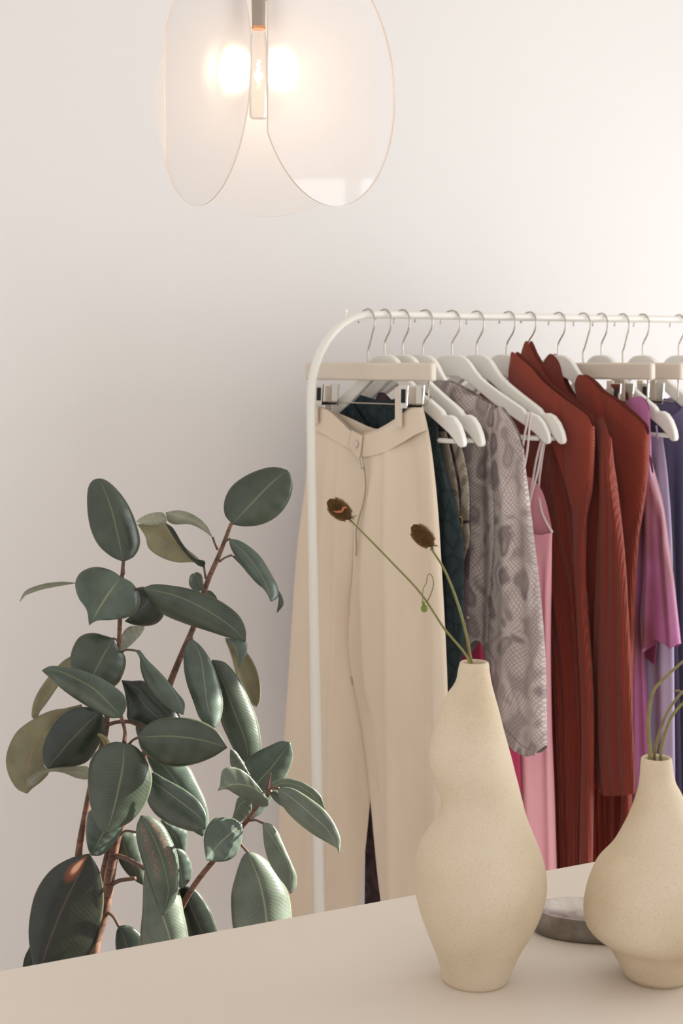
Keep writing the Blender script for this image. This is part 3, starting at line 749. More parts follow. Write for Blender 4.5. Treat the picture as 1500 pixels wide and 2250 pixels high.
garment('fly_tab',f,[(772,944),(797,957)],[(766,980),(791,1010)],[(772,944),(766,980)],[(797,957),(791,1010)],M['cream'],tr,th=.0025,w0=-.0185,nu=10,nv=14,topclose=1,p=6)
bc=f.P(*f.uz(781,976,-.024),-.024)
build('button',*tube([bc,bc-f.n*.003],.0065,18),M['beige'],tr,auto=40)
build('zipper',*band([(794,1008),(800,1030),(803,1070),(798,1105),(788,1140),(782,1170),(783,1200),(782,1222)],.0011,f,-.0235,1.5,50),M['ziptan'],tr)
build('zip_pull',*band([(793,1003),(795,1018),(797,1030)],.0028,f,-.0255,1.2,8),M['steel'],tr)

# dark green quilted dress
f=FR[2]
gd=empty('quilted_dress',f.P(0,RZ-.15),0,'dark green quilted sleeveless dress with a wide neckline behind the trousers','dress')
garment('body',f,[(746,878),(760,868),(785,900),(820,948),(850,962),(880,935),(905,880),(930,868),(955,888),(962,930)],[(800,1518),(900,1520),(1005,1515)],[(746,878),(745,920),(770,1000),(790,1250),(800,1518)],[(962,930),(968,990),(982,1050),(1000,1110),(1016,1180),(1019,1300),(1019,1400),(1005,1515)],M['green'],gd,Tb=[(746,878),(760,862),(790,868),(840,880),(880,872),(915,862),(940,868),(962,930)],th=.009,ridges=[([(985,1080),(990,1300),(985,1500)],.004,.01)],nu=60,nv=90)
# dark snake-print dress with trim
f=FR[3]
sd_=empty('snake_print_dress',f.P(0,RZ-.15),0,'dark plum snake-print dress with a pale tied trim beside the trousers','dress')
garment('body',f,[(820,900),(835,862),(860,880),(890,905),(920,880),(950,868),(985,905),(1010,945)],[(800,2080),(900,2085),(960,2080)],[(820,900),(815,1000),(812,1300),(805,1700),(800,2080)],[(1010,945),(1022,1000),(1032,1080),(1034,1180),(1028,1300),(1020,1420),(990,1520),(970,1700),(960,2080)],M['snaked'],sd_,th=.010,ridges=[([(1000,1000),(1008,1200),(1000,1400)],.005,.012)],nu=60,nv=100)
for Lp,Rp in (([(963,948),(972,1010),(985,1070),(1003,1142)],[(980,948),(992,1000),(1004,1060),(1012,1142)]),([(986,948),(1002,1020),(1012,1080),(1008,1146)],[(1004,948),(1022,1015),(1031,1085),(1030,1142)]),([(1001,1152),(1004,1185),(1008,1225),(1012,1240)],[(1029,1150),(1032,1180),(1024,1215),(1014,1242)])):
    garment('trim',f,[Lp[0],Rp[0]],[Lp[-1],Rp[-1]],Lp,Rp,M['snaket'],sd_,th=.003,w0=-.0135,nu=12,nv=30,topclose=1,p=2.2)
cr=f.P(*f.uz(1010,1147,-.019),-.019)
build('ring',*tube([cr+Vector((.004*cos(a),0,.010*sin(a))) for a in [2*pi*i/24 for i in range(25)]],.0013,8,cap=False),M['brass'],sd_)

# pale snake-print blouse
f=FR[4]
bl=empty('snake_print_blouse',f.P(0,RZ-.15),0,'pale grey snake-print blouse with a long loose sleeve','blouse')
garment('body',f,[(905,960),(925,870),(960,837),(990,838),(1020,852),(1060,876),(1090,893),(1110,912)],[(930,1380),(985,1440),(1022,1440),(1056,1405),(1080,1470)],[(905,960),(915,1150),(930,1380)],[(1110,912),(1130,1000),(1110,1200),(1085,1350),(1080,1470)],M['snake'],bl,th=.013,w0=-.009,topclose=.6,ridges=[([(1030,900),(1035,1150),(1040,1400)],.006,.016),([(1062,1000),(1066,1200),(1062,1380)],-.006,.010),([(1085,950),(1090,1200),(1080,1420)],.005,.010)],nu=60,nv=90)
garment('sleeve',f,[(1082,905),(1100,893),(1118,915),(1136,945),(1150,985)],[(1104,1600),(1125,1630),(1150,1652),(1172,1658),(1190,1648),(1199,1638)],[(1082,905),(1080,1000),(1088,1150),(1080,1300),(1075,1420),(1088,1520),(1104,1600)],[(1150,985),(1156,1060),(1168,1160),(1179,1250),(1189,1350),(1196,1450),(1198,1560),(1199,1638)],M['snake'],bl,th=.016,w0=-.021,ridges=[([(1105,960),(1118,1150),(1120,1300),(1118,1500)],.006,.012),([(1135,1050),(1150,1300),(1160,1550)],-.005,.012),([(1165,1200),(1178,1400),(1185,1600)],.004,.010)],nu=50,nv=100,thf=lambda s,v:.7+.4*v)
garment('cuff_fold',f,[(1100,1590),(1125,1615),(1150,1640),(1172,1650)],[(1104,1604),(1128,1637),(1150,1657),(1176,1660)],[(1100,1590),(1104,1604)],[(1172,1650),(1176,1660)],M['snake'],bl,th=.004,w0=-.036,nu=20,nv=8,topclose=1)

# slip dresses
f=FR[5]
hd=empty('slip_dress',f.P(0,RZ-.3),0,'deep pink slip dress mostly hidden behind the snake-print blouse','dress')
garment('body',f,[(960,1120),(1000,1090),(1050,1110),(1100,1090),(1148,1050)],[(960,2080),(1060,2085),(1150,2080)],[(960,1120),(975,1400),(960,1750),(960,2080)],[(1148,1050),(1150,1200),(1140,1500),(1146,1800),(1150,2080)],M['hot'],hd,th=.011,ridges=[([(1060,1350),(1065,1600),(1070,1900)],.006,.008),([(1125,1500),(1128,1700),(1130,1900)],.004,.006)],waves=[(5,.002,0,.3)],nu=60,nv=80)
for a in ([(1162,905,.0),(1158,925,-.002),(1150,970),(1144,1010),(1141,1060)],[(1168,905),(1164,930),(1158,990),(1151,1030),(1147,1060)]):
    build('strap',*band(a,.0012,f,-.008,2.0,24),M['strap'],hd)
f=FR[6]
pd=empty('slip_dress',f.P(0,RZ-.3),0,'pale pink satin slip dress hanging by thin straps between blouse and rust coats','dress')
garment('body',f,[(1010,1190),(1060,1150),(1110,1140),(1150,1163),(1185,1175),(1213,1170)],[(1010,2080),(1110,2085),(1226,2080)],[(1010,1190),(1020,1450),(1015,1750),(1010,2080)],[(1213,1170),(1211,1230),(1208,1400),(1211,1600),(1217,1750),(1222,1915),(1226,2080)],M['pink'],pd,Tb=[(1010,1190),(1060,1130),(1110,1080),(1155,1048),(1185,1075),(1213,1170)],th=.016,ridges=[([(1160,1250),(1165,1600),(1178,1950)],.007,.010),([(1193,1250),(1192,1500),(1200,1950)],-.006,.008),([(1140,1650),(1146,1950)],-.007,.007),([(1205,1300),(1207,1600),(1215,1950)],.004,.005)],nu=70,nv=90)
for a in ([(1196,955,.0),(1190,985),(1180,1040),(1165,1095),(1158,1150)],[(1199,955,.006),(1190,1010,.012),(1183,1080,.016),(1190,1125,.012),(1202,1152,.006),(1213,1170,0)],[(1192,955,0),(1178,1010),(1166,1080),(1152,1160)]):
    build('strap',*band(a,.0013,f,-.008,2.0,30),M['strap'],pd)

# rust pleated coats
f=FR[7]
c1=empty('pleated_coat',f.P(0,RZ-.1),0,'rust red pleated coat nearest the pink dress, lit shoulder and drooping cap sleeve','coat','rust pleated coats')
garment('body',f,[(985,930),(1050,872),(1085,835),(1105,862),(1127,852),(1150,850),(1190,862),(1225,885),(1250,915),(1262,945)],[(1222,2080),(1260,2085),(1300,2080)],[(985,930),(1000,1000),(1090,1180),(1170,1400),(1205,1700),(1222,2080)],[(1262,945),(1262,1100),(1270,1200),(1284,1300),(1297,1480),(1301,1600),(1298,1750),(1297,2080)],M['rust'],c1,th=.014,waves=[(9,.0022,.5,.5),(5,.003,1.2,.3)],ridges=[([(1250,1150),(1262,1400),(1275,1700)],-.005,.010),([(1225,1200),(1240,1500),(1250,1800)],.004,.010)],nu=80,nv=100)
garment('shoulder',f,[(1122,800),(1129,773),(1148,787),(1172,806),(1200,838),(1240,871),(1270,893),(1296,915),(1304,938)],[(1190,935),(1220,960),(1250,1060),(1266,1125),(1276,1140),(1288,1125)],[(1122,800),(1121,845),(1150,890),(1190,935)],[(1304,938),(1303,1000),(1298,1080),(1288,1125)],M['rustflat'],c1,th=.016,w0=-.012,ridges=[([(1244,940),(1250,1060),(1265,1120)],-.004,.006)],nu=70,nv=70,topclose=.6)
garment('sleeve',f,[(1252,1060),(1272,1055),(1296,1060)],[(1262,2080),(1280,2080),(1296,2080)],[(1252,1060),(1262,1200),(1272,1400),(1280,1600),(1270,2080)],[(1296,1060),(1286,1160),(1284,1300),(1297,1480),(1301,1600),(1296,2080)],M['rust'],c1,th=.010,w0=-.018,nu=24,nv=60)
f=FR[8]
c2=empty('pleated_coat',f.P(0,RZ-.1),0,'middle rust red pleated coat with the tallest pointed collar and straight sleeve hem','coat','rust pleated coats')
garment('body',f,[(1060,960),(1110,870),(1130,830),(1145,790),(1161,748),(1177,778),(1192,803),(1215,838),(1250,868),(1285,895),(1320,920),(1340,960)],[(1120,1500),(1200,1620),(1285,1700),(1320,1740)],[(1060,960),(1080,1100),(1100,1300),(1120,1500)],[(1340,960),(1330,1060),(1318,1200),(1318,1400),(1318,1600),(1320,1740)],M['rustflat'],c2,th=.011,w0=-.006,ridges=[([(1175,800),(1210,850),(1280,930)],.005,.01)],nu=80,nv=80,topclose=.6)
garment('sleeve',f,[(1308,925),(1322,918),(1335,935),(1342,962)],[(1322,1744),(1355,1747),(1393,1744)],[(1308,925),(1320,1060),(1312,1250),(1302,1500),(1308,1680),(1322,1744)],[(1342,962),(1347,1050),(1362,1150),(1372,1250),(1379,1380),(1384,1500),(1390,1640),(1393,1744)],M['rust'],c2,th=.011,w0=-.018,waves=[(3.5,.0025,.8,.5)],ridges=[([(1330,1000),(1335,1300),(1340,1700)],.004,.008)],nu=40,nv=100)
f=FR[9]
c3=empty('pleated_coat',f.P(0,RZ-.1),0,'rust red pleated coat furthest right, with one bare white hanger arm above it','coat','rust pleated coats')
garment('body',f,[(1150,940),(1185,870),(1195,803),(1214,777),(1232,795),(1245,840),(1262,868),(1280,872),(1300,868),(1330,880),(1345,900)],[(1292,2080),(1330,2085),(1370,2080)],[(1150,940),(1190,1100),(1260,1400),(1288,1700),(1292,2080)],[(1345,900),(1352,1100),(1368,1300),(1372,1600),(1372,1800),(1370,2080)],M['rust'],c3,th=.012,waves=[(11,.0022,.2,.5),(6,.003,1.2,.3)],ridges=[([(1350,1750),(1352,2000)],.004,.006)],nu=80,nv=90,topclose=.6)
garment('shoulder',f,[(1262,850),(1277,823),(1303,836),(1326,860),(1355,878),(1382,900),(1405,920),(1420,938),(1424,956)],[(1325,1050),(1345,1110),(1370,1150),(1390,1170),(1402,1175)],[(1262,850),(1280,920),(1310,1000),(1325,1050)],[(1424,956),(1421,1040),(1413,1110),(1402,1175)],M['rustflat'],c3,th=.016,w0=-.010,ridges=[([(1330,870),(1345,960),(1370,1100)],-.004,.010)],nu=60,nv=60,topclose=.6)
garment('sleeve',f,[(1345,1060),(1375,1055),(1417,1060)],[(1345,2080),(1365,2080),(1382,2080)],[(1345,1060),(1362,1200),(1372,1400),(1368,1700),(1350,2080)],[(1417,1060),(1402,1180),(1394,1300),(1388,1450),(1386,1700),(1382,2080)],M['rust'],c3,th=.010,w0=-.014,nu=24,nv=60)

# magenta kimono-sleeved garment
f=FR[10]
mg=empty('taffeta_kimono',f.P(0,RZ-.2),0,'shiny magenta kimono-sleeved robe beside the last rust coat','robe')
garment('body',f,[(1240,885),(1310,882),(1375,884),(1390,874),(1405,871),(1420,882),(1427,905)],[(1340,2080),(1390,2085),(1430,2080)],[(1240,885),(1290,1200),(1330,1500),(1340,2080)],[(1427,905),(1430,1000),(1426,1150),(1418,1300),(1416,1450),(1422,1600),(1428,1800),(1430,2080)],M['magenta'],mg,th=.010,ridges=[([(1412,950),(1406,1150),(1398,1350),(1405,1700)],.008,.007),([(1402,1000),(1395,1300),(1394,1700)],-.006,.006)],nu=80,nv=90)
garment('sleeve',f,[(1412,1010),(1424,1000),(1434,1040)],[(1412,1432),(1428,1420),(1445,1404),(1462,1412),(1478,1424),(1494,1414)],[(1412,1010),(1420,1120),(1414,1280),(1408,1360),(1412,1432)],[(1434,1040),(1452,1110),(1468,1200),(1478,1270),(1487,1350),(1494,1414)],M['magenta'],mg,th=.013,w0=-.014,ridges=[([(1428,1050),(1430,1250),(1424,1400)],.006,.007),([(1450,1150),(1462,1300),(1470,1410)],-.005,.008),([(1465,1200),(1480,1390)],.005,.006)],nu=44,nv=60)
garment('lining',f,[(1412,1425),(1428,1410),(1446,1400)],[(1414,1440),(1430,1452),(1440,1462)],[(1412,1425),(1414,1440)],[(1446,1400),(1440,1462)],M['magdark'],mg,th=.004,w0=.004,nu=16,nv=12,topclose=1)
# lavender dress, skirt, periwinkle top
f=FR[11]
lv=empty('lavender_dress',f.P(0,RZ-.2),0,'light lavender jersey dress behind the magenta sleeve','dress')
garment('body',f,[(1300,975),(1360,985),(1410,975),(1440,958),(1456,962)],[(1390,2080),(1440,2085),(1484,2080)],[(1300,975),(1340,1400),(1390,2080)],[(1456,962),(1467,1050),(1476,1200),(1479,1400),(1481,1650),(1484,2080)],M['lav'],lv,th=.010,ridges=[([(1450,1000),(1462,1300),(1466,1900)],.008,.010),([(1435,1000),(1440,1400),(1445,1900)],-.009,.009)],nu=70,nv=90)
build('strap',*band([(1441,935),(1443,950),(1444,965)],.0012,f,-.008,2.0,10),M['lav'],lv)
build('strap',*band([(1352,870),(1352,930),(1354,990)],.0012,f,-.008,2.0,10),M['lav'],lv)
f=FR[12]
sk=empty('violet_skirt',f.P(0,RZ-.2),0,'dusky violet skirt clipped under the further beige bar','skirt')
garment('body',f,[(1330,905),(1380,902),(1430,900),(1455,905)],[(1350,2080),(1420,2085),(1500,2080)],[(1330,905),(1345,1400),(1350,2080)],[(1455,905),(1470,1050),(1490,1500),(1500,2080)],M['navy'],sk,th=.014,waves=[(4,.004,0,.3)],nu=60,nv=70)
f=FR[13]
pt=empty('periwinkle_top',f.P(0,RZ-.15),0,'periwinkle blue top with a round neckline at the right edge','top')
garment('body',f,[(1335,950),(1370,900),(1405,880),(1435,888),(1455,905),(1475,915),(1497,905),(1515,884),(1545,900),(1580,945)],[(1400,2080),(1500,2085),(1590,2080)],[(1335,950),(1370,1100),(1390,1600),(1400,2080)],[(1580,945),(1590,1100),(1592,1600),(1590,2080)],M['peri'],pt,Tb=[(1335,950),(1370,900),(1405,876),(1440,874),(1480,880),(1515,880),(1545,900),(1580,945)],th=.018,ridges=[([(1488,950),(1492,1300),(1490,1700)],-.008,.012),([(1515,950),(1520,1700)],.006,.012)],nu=70,nv=90,topclose=.6)
f=FR[14]
kn=empty('grey_cardigan',f.P(0,RZ-.15),0,'pale lilac cardigan on the hanger cut off by the right edge','cardigan')
garment('body',f,[(1425,950),(1455,895),(1480,872),(1510,885),(1560,915),(1640,960)],[(1480,1900),(1560,1905),(1650,1900)],[(1425,950),(1460,1200),(1480,1900)],[(1640,960),(1660,1300),(1650,1900)],M['lav'],kn,th=.016,waves=[(3,.004,0,.3)],nu=50,nv=60,topclose=.6)

# ---------- rubber plant
PY=2.36
pc=at(225,2390,PY); pot_c=Vector((pc.x,pc.y,0))
plant=empty('potted_rubber_plant',pot_c,0,'tall rubber plant with large dark green glossy leaves left of the rack','plant')
build('pot',*rings([(pc.x,pc.y,0,.11,.11),(pc.x,pc.y,.01,.115,.115),(pc.x,pc.y,.25,.15,.15),(pc.x,pc.y,.28,.155,.155),(pc.x,pc.y,.28,.14,.14),(pc.x,pc.y,.24,.138,.138)],48,True,False),M['pot'],plant,auto=40)
build('soil',*rings([(pc.x,pc.y,.2,.128,.128),(pc.x,pc.y,.245,.137,.137),(pc.x,pc.y,.25,.07,.07)],32,True,True),M['soil'],plant)
def px_tube(name,pts,r,mat,n=60,seg=10,Y=PY):
    return build(name,*tube([at(p[0],p[1],Y+(p[2] if len(p)>2 else 0)) for p in pts],[q/F*Y for q in r],seg,n),mat,plant)
px_tube('stem',[(271,1235,.0),(268,1270),(263,1370),(261,1420),(250,1480),(236,1560),(232,1610),(206,1700),(186,1800),(173,1880),(172,1980),(190,2120),(205,2440)],[4,5,5,6,6.5,7,8,9,10,11,12,13,14],M['bark'],120)
px_tube('stem',[(508,1150,.0),(481,1220),(455,1280),(428,1370),(398,1440),(374,1500),(340,1600),(305,1690),(275,1780),(257,1840),(243,1920),(230,2000),(208,2080),(215,2250),(230,2440)],[4,5.5,6,6.5,8,8,9,10,11,12,12,13,14,14],M['bark'],130)
px_tube('stem',[(262,1790,.03),(245,1850,.02),(228,1920,.015),(214,2010,.02),(190,2110,.02),(205,2250,.02),(222,2440,.02)],[8,9,10,11,12,13],M['bark'],60)
px_tube('stem',[(596,1738,-.08),(568,1768,-.07),(541,1805,-.06),(470,1890,-.05),(425,1948,-.04),(380,2030,-.02),(310,2180,0),(250,2430,0)],[4,5.5,6,7,8,9,10,11],M['bark'],80)
px_tube('leaf_bud',[(586,1736,-.085),(590,1720,-.085),(595,1698,-.085)],[3.4,2.4,.6],M['bud'],12)
px_tube('shoot',[(238,1640,-.06),(228,1622,-.065),(216,1613,-.07)],[8,6.5,3],M['greenstub'],12)
VW={'A':(0,1380,4.412),'B':(160,1740,5.0),'C':(240,1380,4.891),'D':(420,1600,4.412),'E':(0,1000,2.206),'F':(0,1540,1.923),'G':(380,1380,3.75),'P':(0,0,1.0)}
LOBJ={}
def leaf(view,base,mid,tip,A,B,Y,dY=0.0,tilt=0.0,cup=.0,mat='leaf',bow=0.0,under=0):
    ox,oy,sc=VW[view]; c=lambda p:Vector((ox+p[0]/sc,oy+p[1]/sc,0))
    NTt=30; NS=7
    Md=smooth_path([c(p) for p in [base]+mid+[tip]],NTt)
    Ea=smooth_path([c(p) for p in [base]+A+[tip]],NTt); Eb=smooth_path([c(p) for p in [base]+B+[tip]],NTt)
    Lpx=(Md[0]-Md[-1]).length
    V=[];U=[];Fs=[]
    cols=[-1+ i/NS for i in range(NS)]+[0]+[ (i+1)/NS for i in range(NS)]
    W_=len(cols)
    for j in range(NTt):
        t=j/(NTt-1)
        for s in cols:
            e=Ea[j] if s<0 else Eb[j]; a=abs(s)
            p=Md[j].lerp(e,a)
            wpx=(e-Md[j]).length*a
            y=Y+dY*t+bow*(4*t*(1-t))+ tilt*(s*(1 if True else 0))*wpx/40*.02 + cup*(a**1.5)*wpx/40*.02+.0006*sin(t*38+s*2)*a
            q=at(p.x,p.y,y)
            V.append(q); U.append((.5+.5*s,t))
    for j in range(NTt-1):
        for i in range(W_-1): Fs.append((j*W_+i,j*W_+i+1,(j+1)*W_+i+1,(j+1)*W_+i))
    o=build('leaf',V,Fs,M[mat],plant,uvs=U,weld=.00002)
    at_=o.data.attributes.new('under','FLOAT','POINT')
    if under:
        for d in at_.data: d.value=under
    md=o.modifiers.new('t','SOLIDIFY'); md.thickness=.0008; md.offset=0
    return o
def petiole(o,pts,r=2.6,mat='petiole'):
    b=tube([at(p[0],p[1],p[2]) for p in pts],[r*1.15/F*PY,r*.85/F*PY,r/F*PY],8,20)
    build('petiole',*b,M[mat],o)
l=leaf('E',(598,518),[(560,340),(530,230)],(482,113),[(545,495),(480,440),(440,360),(422,240),(430,150),(455,118)],[(650,490),(678,430),(665,350),(620,240),(560,160),(510,120)],2.36,.0,.5,.5)
petiole(l,[(271,1262,2.36),(271,1250,2.36),(271,1232,2.358)],3.4)
l=leaf('E',(1125,335),[(1200,255),(1300,150)],(1390,72),[(1090,290),(1087,225),(1120,155),(1200,95),(1300,60),(1350,60)],[(1180,345),(1270,335),(1350,290),(1400,220),(1418,150),(1405,90)],2.36,.02,.0,.4)
petiole(l,[(503,1163,2.36),(507,1155,2.36),(511,1149,2.359)],3.2)
l=leaf('E',(990,545),[(930,490),(850,420),(760,365)],(665,335),[(940,520),(860,520),(780,495),(720,450),(705,395),(690,370)],[(960,500),(900,450),(850,380),(805,330),(760,325),(700,335)],2.37,-.03,.8,.2,'leafo')
petiole(l,[(452,1272,2.36),(450,1260,2.362),(448,1246,2.37)])
leaf('E',(805,300),[(730,320)],(660,322),[(790,280),(760,277),(715,287),(680,305)],[(808,322),(740,340),(690,335)],2.33,-.01,.5,0,'leafg')
leaf('E',(990,545),[(900,455)],(800,328),[(960,535),(880,455),(830,380)],[(994,515),(940,500),(885,430),(835,350)],2.355,-.03,0,0,'leafd')
l=leaf('E',(1030,400),[(960,330),(880,300)],(803,277),[(1000,340),(940,290),(870,268)],[(985,365),(920,335),(850,335),(815,320)],2.36,-.04,.9,.3,'leafg')
petiole(l,[(478,1208,2.36),(472,1195,2.36),(467,1180,2.36)])
l=leaf('E',(1110,405),[(1200,490),(1280,610)],(1312,710),[(1115,440),(1160,520),(1230,600),(1290,665)],[(1160,415),(1250,480),(1310,570),(1348,650),(1345,690)],2.34,-.03,.2,.9,'leafb')
petiole(l,[(494,1190,2.36),(499,1187,2.35),(504,1184,2.341)])
l=leaf('E',(1120,485),[(1250,610),(1345,670)],(1342,765),[(1160,525),(1260,635),(1350,685),(1360,725)],[(1180,500),(1290,600),(1360,670),(1375,720),(1360,745)],2.375,.0,0,.3,'leaf')
petiole(l,[(482,1234,2.36),(495,1225,2.368),(509,1220,2.375)])
leaf('E',(372,620),[(230,638),(150,658)],(95,710),[(300,614),(200,627),(120,662)],[(300,632),(200,652),(140,673),(105,690)],2.39,.0,1.5,0,'leafg')
l=leaf('E',(585,590),[(520,680)],(432,825),[(540,560),(460,542),(390,570),(365,620),(380,690),(420,750)],[(640,620),(675,680),(670,740),(620,785),(540,798),(460,805)],2.33,-.06,.0,.6,'leafb')
petiole(l,[(269,1280,2.36),(267,1270,2.345),(265,1267,2.331)])
l=leaf('E',(690,645),[(850,680),(1000,750),(1130,840)],(1190,905),[(740,627),(850,635),(960,660),(1080,715),(1160,780),(1192,850)],[(730,710),(790,770),(880,810),(1000,850),(1110,885)],2.32,-.05,.3,.5,'leaf')
petiole(l,[(268,1298,2.36),(290,1296,2.34),(314,1292,2.321)],3.2)
leaf('E',(1092,885),[(1140,930)],(1160,1030),[(1120,920),(1150,970)],[(1192,907),(1196,950),(1175,1000)],2.30,.0,.5,0,'leafb')
leaf('E',(1090,890),[(1150,1010),(1210,1120)],(1240,1222),[(1120,970),(1150,1080),(1200,1190)],[(1190,950),(1240,1030),(1262,1130),(1255,1200)],2.40,.0,.4,-.5,'leafo')
leaf('E',(700,640),[(720,700),(660,760)],(605,805),[(660,650),(640,700),(640,760),(620,790)],[(780,700),(795,770),(760,815),(700,828),(640,820)],2.35,-.01,.5,.3,'leafd')
leaf('E',(578,945),[(640,880)],(700,828),[(580,900),(620,835)],[(600,945),(650,905),(695,850)],2.37,.02,.8,0,'leafg')
leaf('E',(990,655),[(965,620)],(955,567),[(950,660),(918,630),(925,580)],[(985,620),(975,580)],2.345,.01,.8,0,'leaf')
leaf('E',(990,655),[(1025,680)],(1057,714),[(1020,658),(1047,685)],[(995,672),(1020,700)],2.375,.02,.8,0,'leafb')
l=leaf('A',(1100,100),[(1000,270),(910,440)],(840,560),[(1020,75),(900,47),(780,80),(710,180),(680,330),(720,460),(780,530)],[(1130,170),(1205,260),(1220,330),(1190,450),(1130,550),(1000,600)],2.335,-.03,.2,.6,'leaf')
petiole(l,[(262,1415,2.36),(255,1405,2.345),(249,1403,2.336)])
l=leaf('A',(1180,865),[(1050,720),(900,580),(700,470),(550,410)],(405,412),[(1225,760),(1210,660),(1100,560),(950,470),(750,400),(560,368),(470,372)],[(1080,872),(980,830),(800,730),(600,590),(480,480)],2.28,-.02,.4,.5,'leafb')
petiole(l,[(273,1632,2.27),(274,1605,2.285),(266,1575,2.281)],4.2,'bark')
leaf('A',(690,270),[(540,420),(420,620),(340,790)],(400,935),[(600,330),(450,500),(340,680),(310,800),(312,870),(350,890)],[(700,380),(560,570),(450,730),(380,830),(375,890)],2.40,.01,-.6,.3,'leafo')
leaf('A',(790,740),[(600,800),(430,980),(320,1180),(265,1380)],(265,1605),[(700,770),(500,800),(330,880),(160,1010),(70,1200),(60,1330),(110,1480),(180,1570)],[(800,780),(640,900),(520,1100),(430,1340),(480,1390),(400,1490),(320,1550)],2.40,-.02,-.3,.3,'leafo')
leaf('A',(860,1405),[(700,1395),(480,1375),(330,1450)],(270,1540),[(860,1350),(700,1343),(560,1355),(400,1380),(300,1440),(262,1490)],[(850,1462),(750,1455),(620,1405),(490,1392),(400,1440),(320,1530)],2.34,-.02,.9,0,'leafg')
leaf('A',(975,800),[(820,950),(650,1130)],(460,1365),[(870,768),(700,780),(560,880),(460,1030),(415,1170),(420,1300)],[(1010,880),(1020,990),(960,1130),(850,1290),(700,1345),(560,1352)],2.31,-.01,.2,.5,'leafd')
leaf('A',(1205,1115),[(1190,1350),(1150,1550),(1100,1765)],(1030,1998),[(1120,1102),(960,1170),(880,1280),(852,1440),(870,1680),(910,1840),(965,1940)],[(1300,1140),(1400,1250),(1470,1430),(1450,1600),(1370,1765),(1260,1880),(1110,1955)],2.26,-.03,.1,.6,'leaf')
l=leaf('C',(270,240),[(450,400),(640,600),(750,780)],(795,935),[(325,310),(335,430),(380,570),(480,730),(620,850),(740,910)],[(320,232),(400,330),(550,480),(720,680),(810,800),(808,880)],2.31,-.03,-.4,.5,'leafb')
petiole(l,[(262,1437,2.36),(277,1428,2.33),(296,1429,2.311)])
l=leaf('C',(130,560),[(290,700),(420,870),(540,970)],(700,1080),[(165,680),(190,850),(200,980),(300,1020),(400,1060),(550,1090)],[(240,570),(370,570),(500,680),(680,830),(750,930),(760,1000)],2.345,-.01,.3,.5,'leafd')
leaf('P',(300,1590),[(312,1605)],(330,1640),[(298,1600),(306,1625)],[(318,1590),(330,1605)],2.36,0,.3,0,'leafb')
px_tube('shoot',[(234,1594,0),(255,1587,-.01),(285,1586,-.01),(305,1594,-.01),(318,1605,0)],[4.5,4,4.5,5],M['petiole'],24)
l=leaf('C',(880,110),[(980,300),(1020,550),(1050,800)],(1120,1075),[(810,220),(800,400),(830,580),(900,780),(980,980),(1050,1040)],[(980,190),(1100,370),(1180,600),(1220,800),(1200,960),(1160,1050)],2.325,-.03,.2,.6,'leafb')
petiole(l,[(405,1430,2.36),(412,1405,2.34),(421,1402,2.326)],4)
l=leaf('G',(320,262),[(400,420),(500,680),(600,950)],(620,1130),[(310,330),(380,500),(390,750),(450,900),(520,1030)],[(420,280),(530,400),(640,620),(700,780),(725,950),(725,1010),(690,1080)],2.37,-.02,.1,.6,'leaf')
l=leaf('P',(303,1620),[(370,1617),(440,1625)],(499,1643),[(318,1597),(345,1581),(380,1576),(430,1581),(470,1600),(488,1622)],[(310,1645),(340,1672),(385,1684),(430,1678),(470,1662)],2.27,-.04,.1,.4,'leaf')
petiole(l,[(283,1636,2.28),(292,1626,2.275),(304,1620,2.271)],3)
leaf('C',(430,1620),[(600,1740),(800,1890),(980,2040)],(1035,2160),[(460,1550),(600,1620),(820,1740),(960,1860),(1030,1980),(1042,2080)],[(410,1850),(480,1980),(620,2090),(800,2160),(920,2185)],2.30,-.03,.2,.5,'leafb')
leaf('C',(390,1350),[(600,1500),(720,1660),(900,1900)],(1000,2240),[(440,1480),(520,1620),(700,1900),(900,2180)],[(600,1400),(840,1480),(950,1680),(1030,1850),(1070,2070),(1040,2180)],2.36,-.02,.3,.3,'leafb')
leaf('B',(470,280),[(330,460),(260,590)],(205,698),[(300,210),(190,200),(147,380),(150,540),(180,660)],[(545,400),(470,540),(380,650),(290,700)],2.325,-.01,.3,.4,'leafb')
leaf('B',(745,260),[(850,430),(950,650),(1020,880),(1050,1100)],(985,1362),[(700,380),(700,520),(750,720),(830,980),(920,1220),(960,1320)],[(860,270),(980,350),(1080,520),(1150,700),(1165,900),(1150,1100),(1090,1250)],2.23,-.02,.1,.6,'leafm')
l=leaf('B',(530,470),[(600,700)],(775,1025),[(495,600),(500,740),(580,880),(690,980)],[(690,420),(740,600),(780,850)],2.36,.0,.3,.4,'leaf')
petiole(l,[(262,1836,2.36),(275,1826,2.34),(300,1829,2.31)],3)
leaf('B',(960,300),[(1100,450)],(1215,690),[(1000,450),(1100,620)],[(1180,400),(1250,430),(1245,580),(1235,640)],2.33,.0,.2,.4,'leafb')
leaf('B',(1120,620),[(1170,800)],(1210,1058),[(1120,800),(1160,1040)],[(1210,640),(1290,760),(1310,860),(1290,960)],2.31,.0,.2,.5,'leafb')
px_tube('shoot',[(255,1880,0),(275,1886,-.03),(318,1908,-.08)],[6,5,5],M['petiole'],20)
px_tube('shoot',[(243,1945,0),(262,1935,-.01),(298,1930,-.02)],[5,4.5,4],M['petiole'],20)
leaf('F',(378,645),[(330,740),(270,860),(210,1010)],(150,1190),[(310,660),(220,710),(155,800),(125,920),(122,1010),(135,1090)],[(420,720),(438,820),(430,920),(400,1040),(350,1110),(250,1170)],2.26,-.03,.2,.5,'leafs')
leaf('F',(125,1040),[(120,1090)],(95,1180),[(105,1080),(95,1130)],[(155,1090),(150,1150)],2.33,0,.2,0,'leafd')
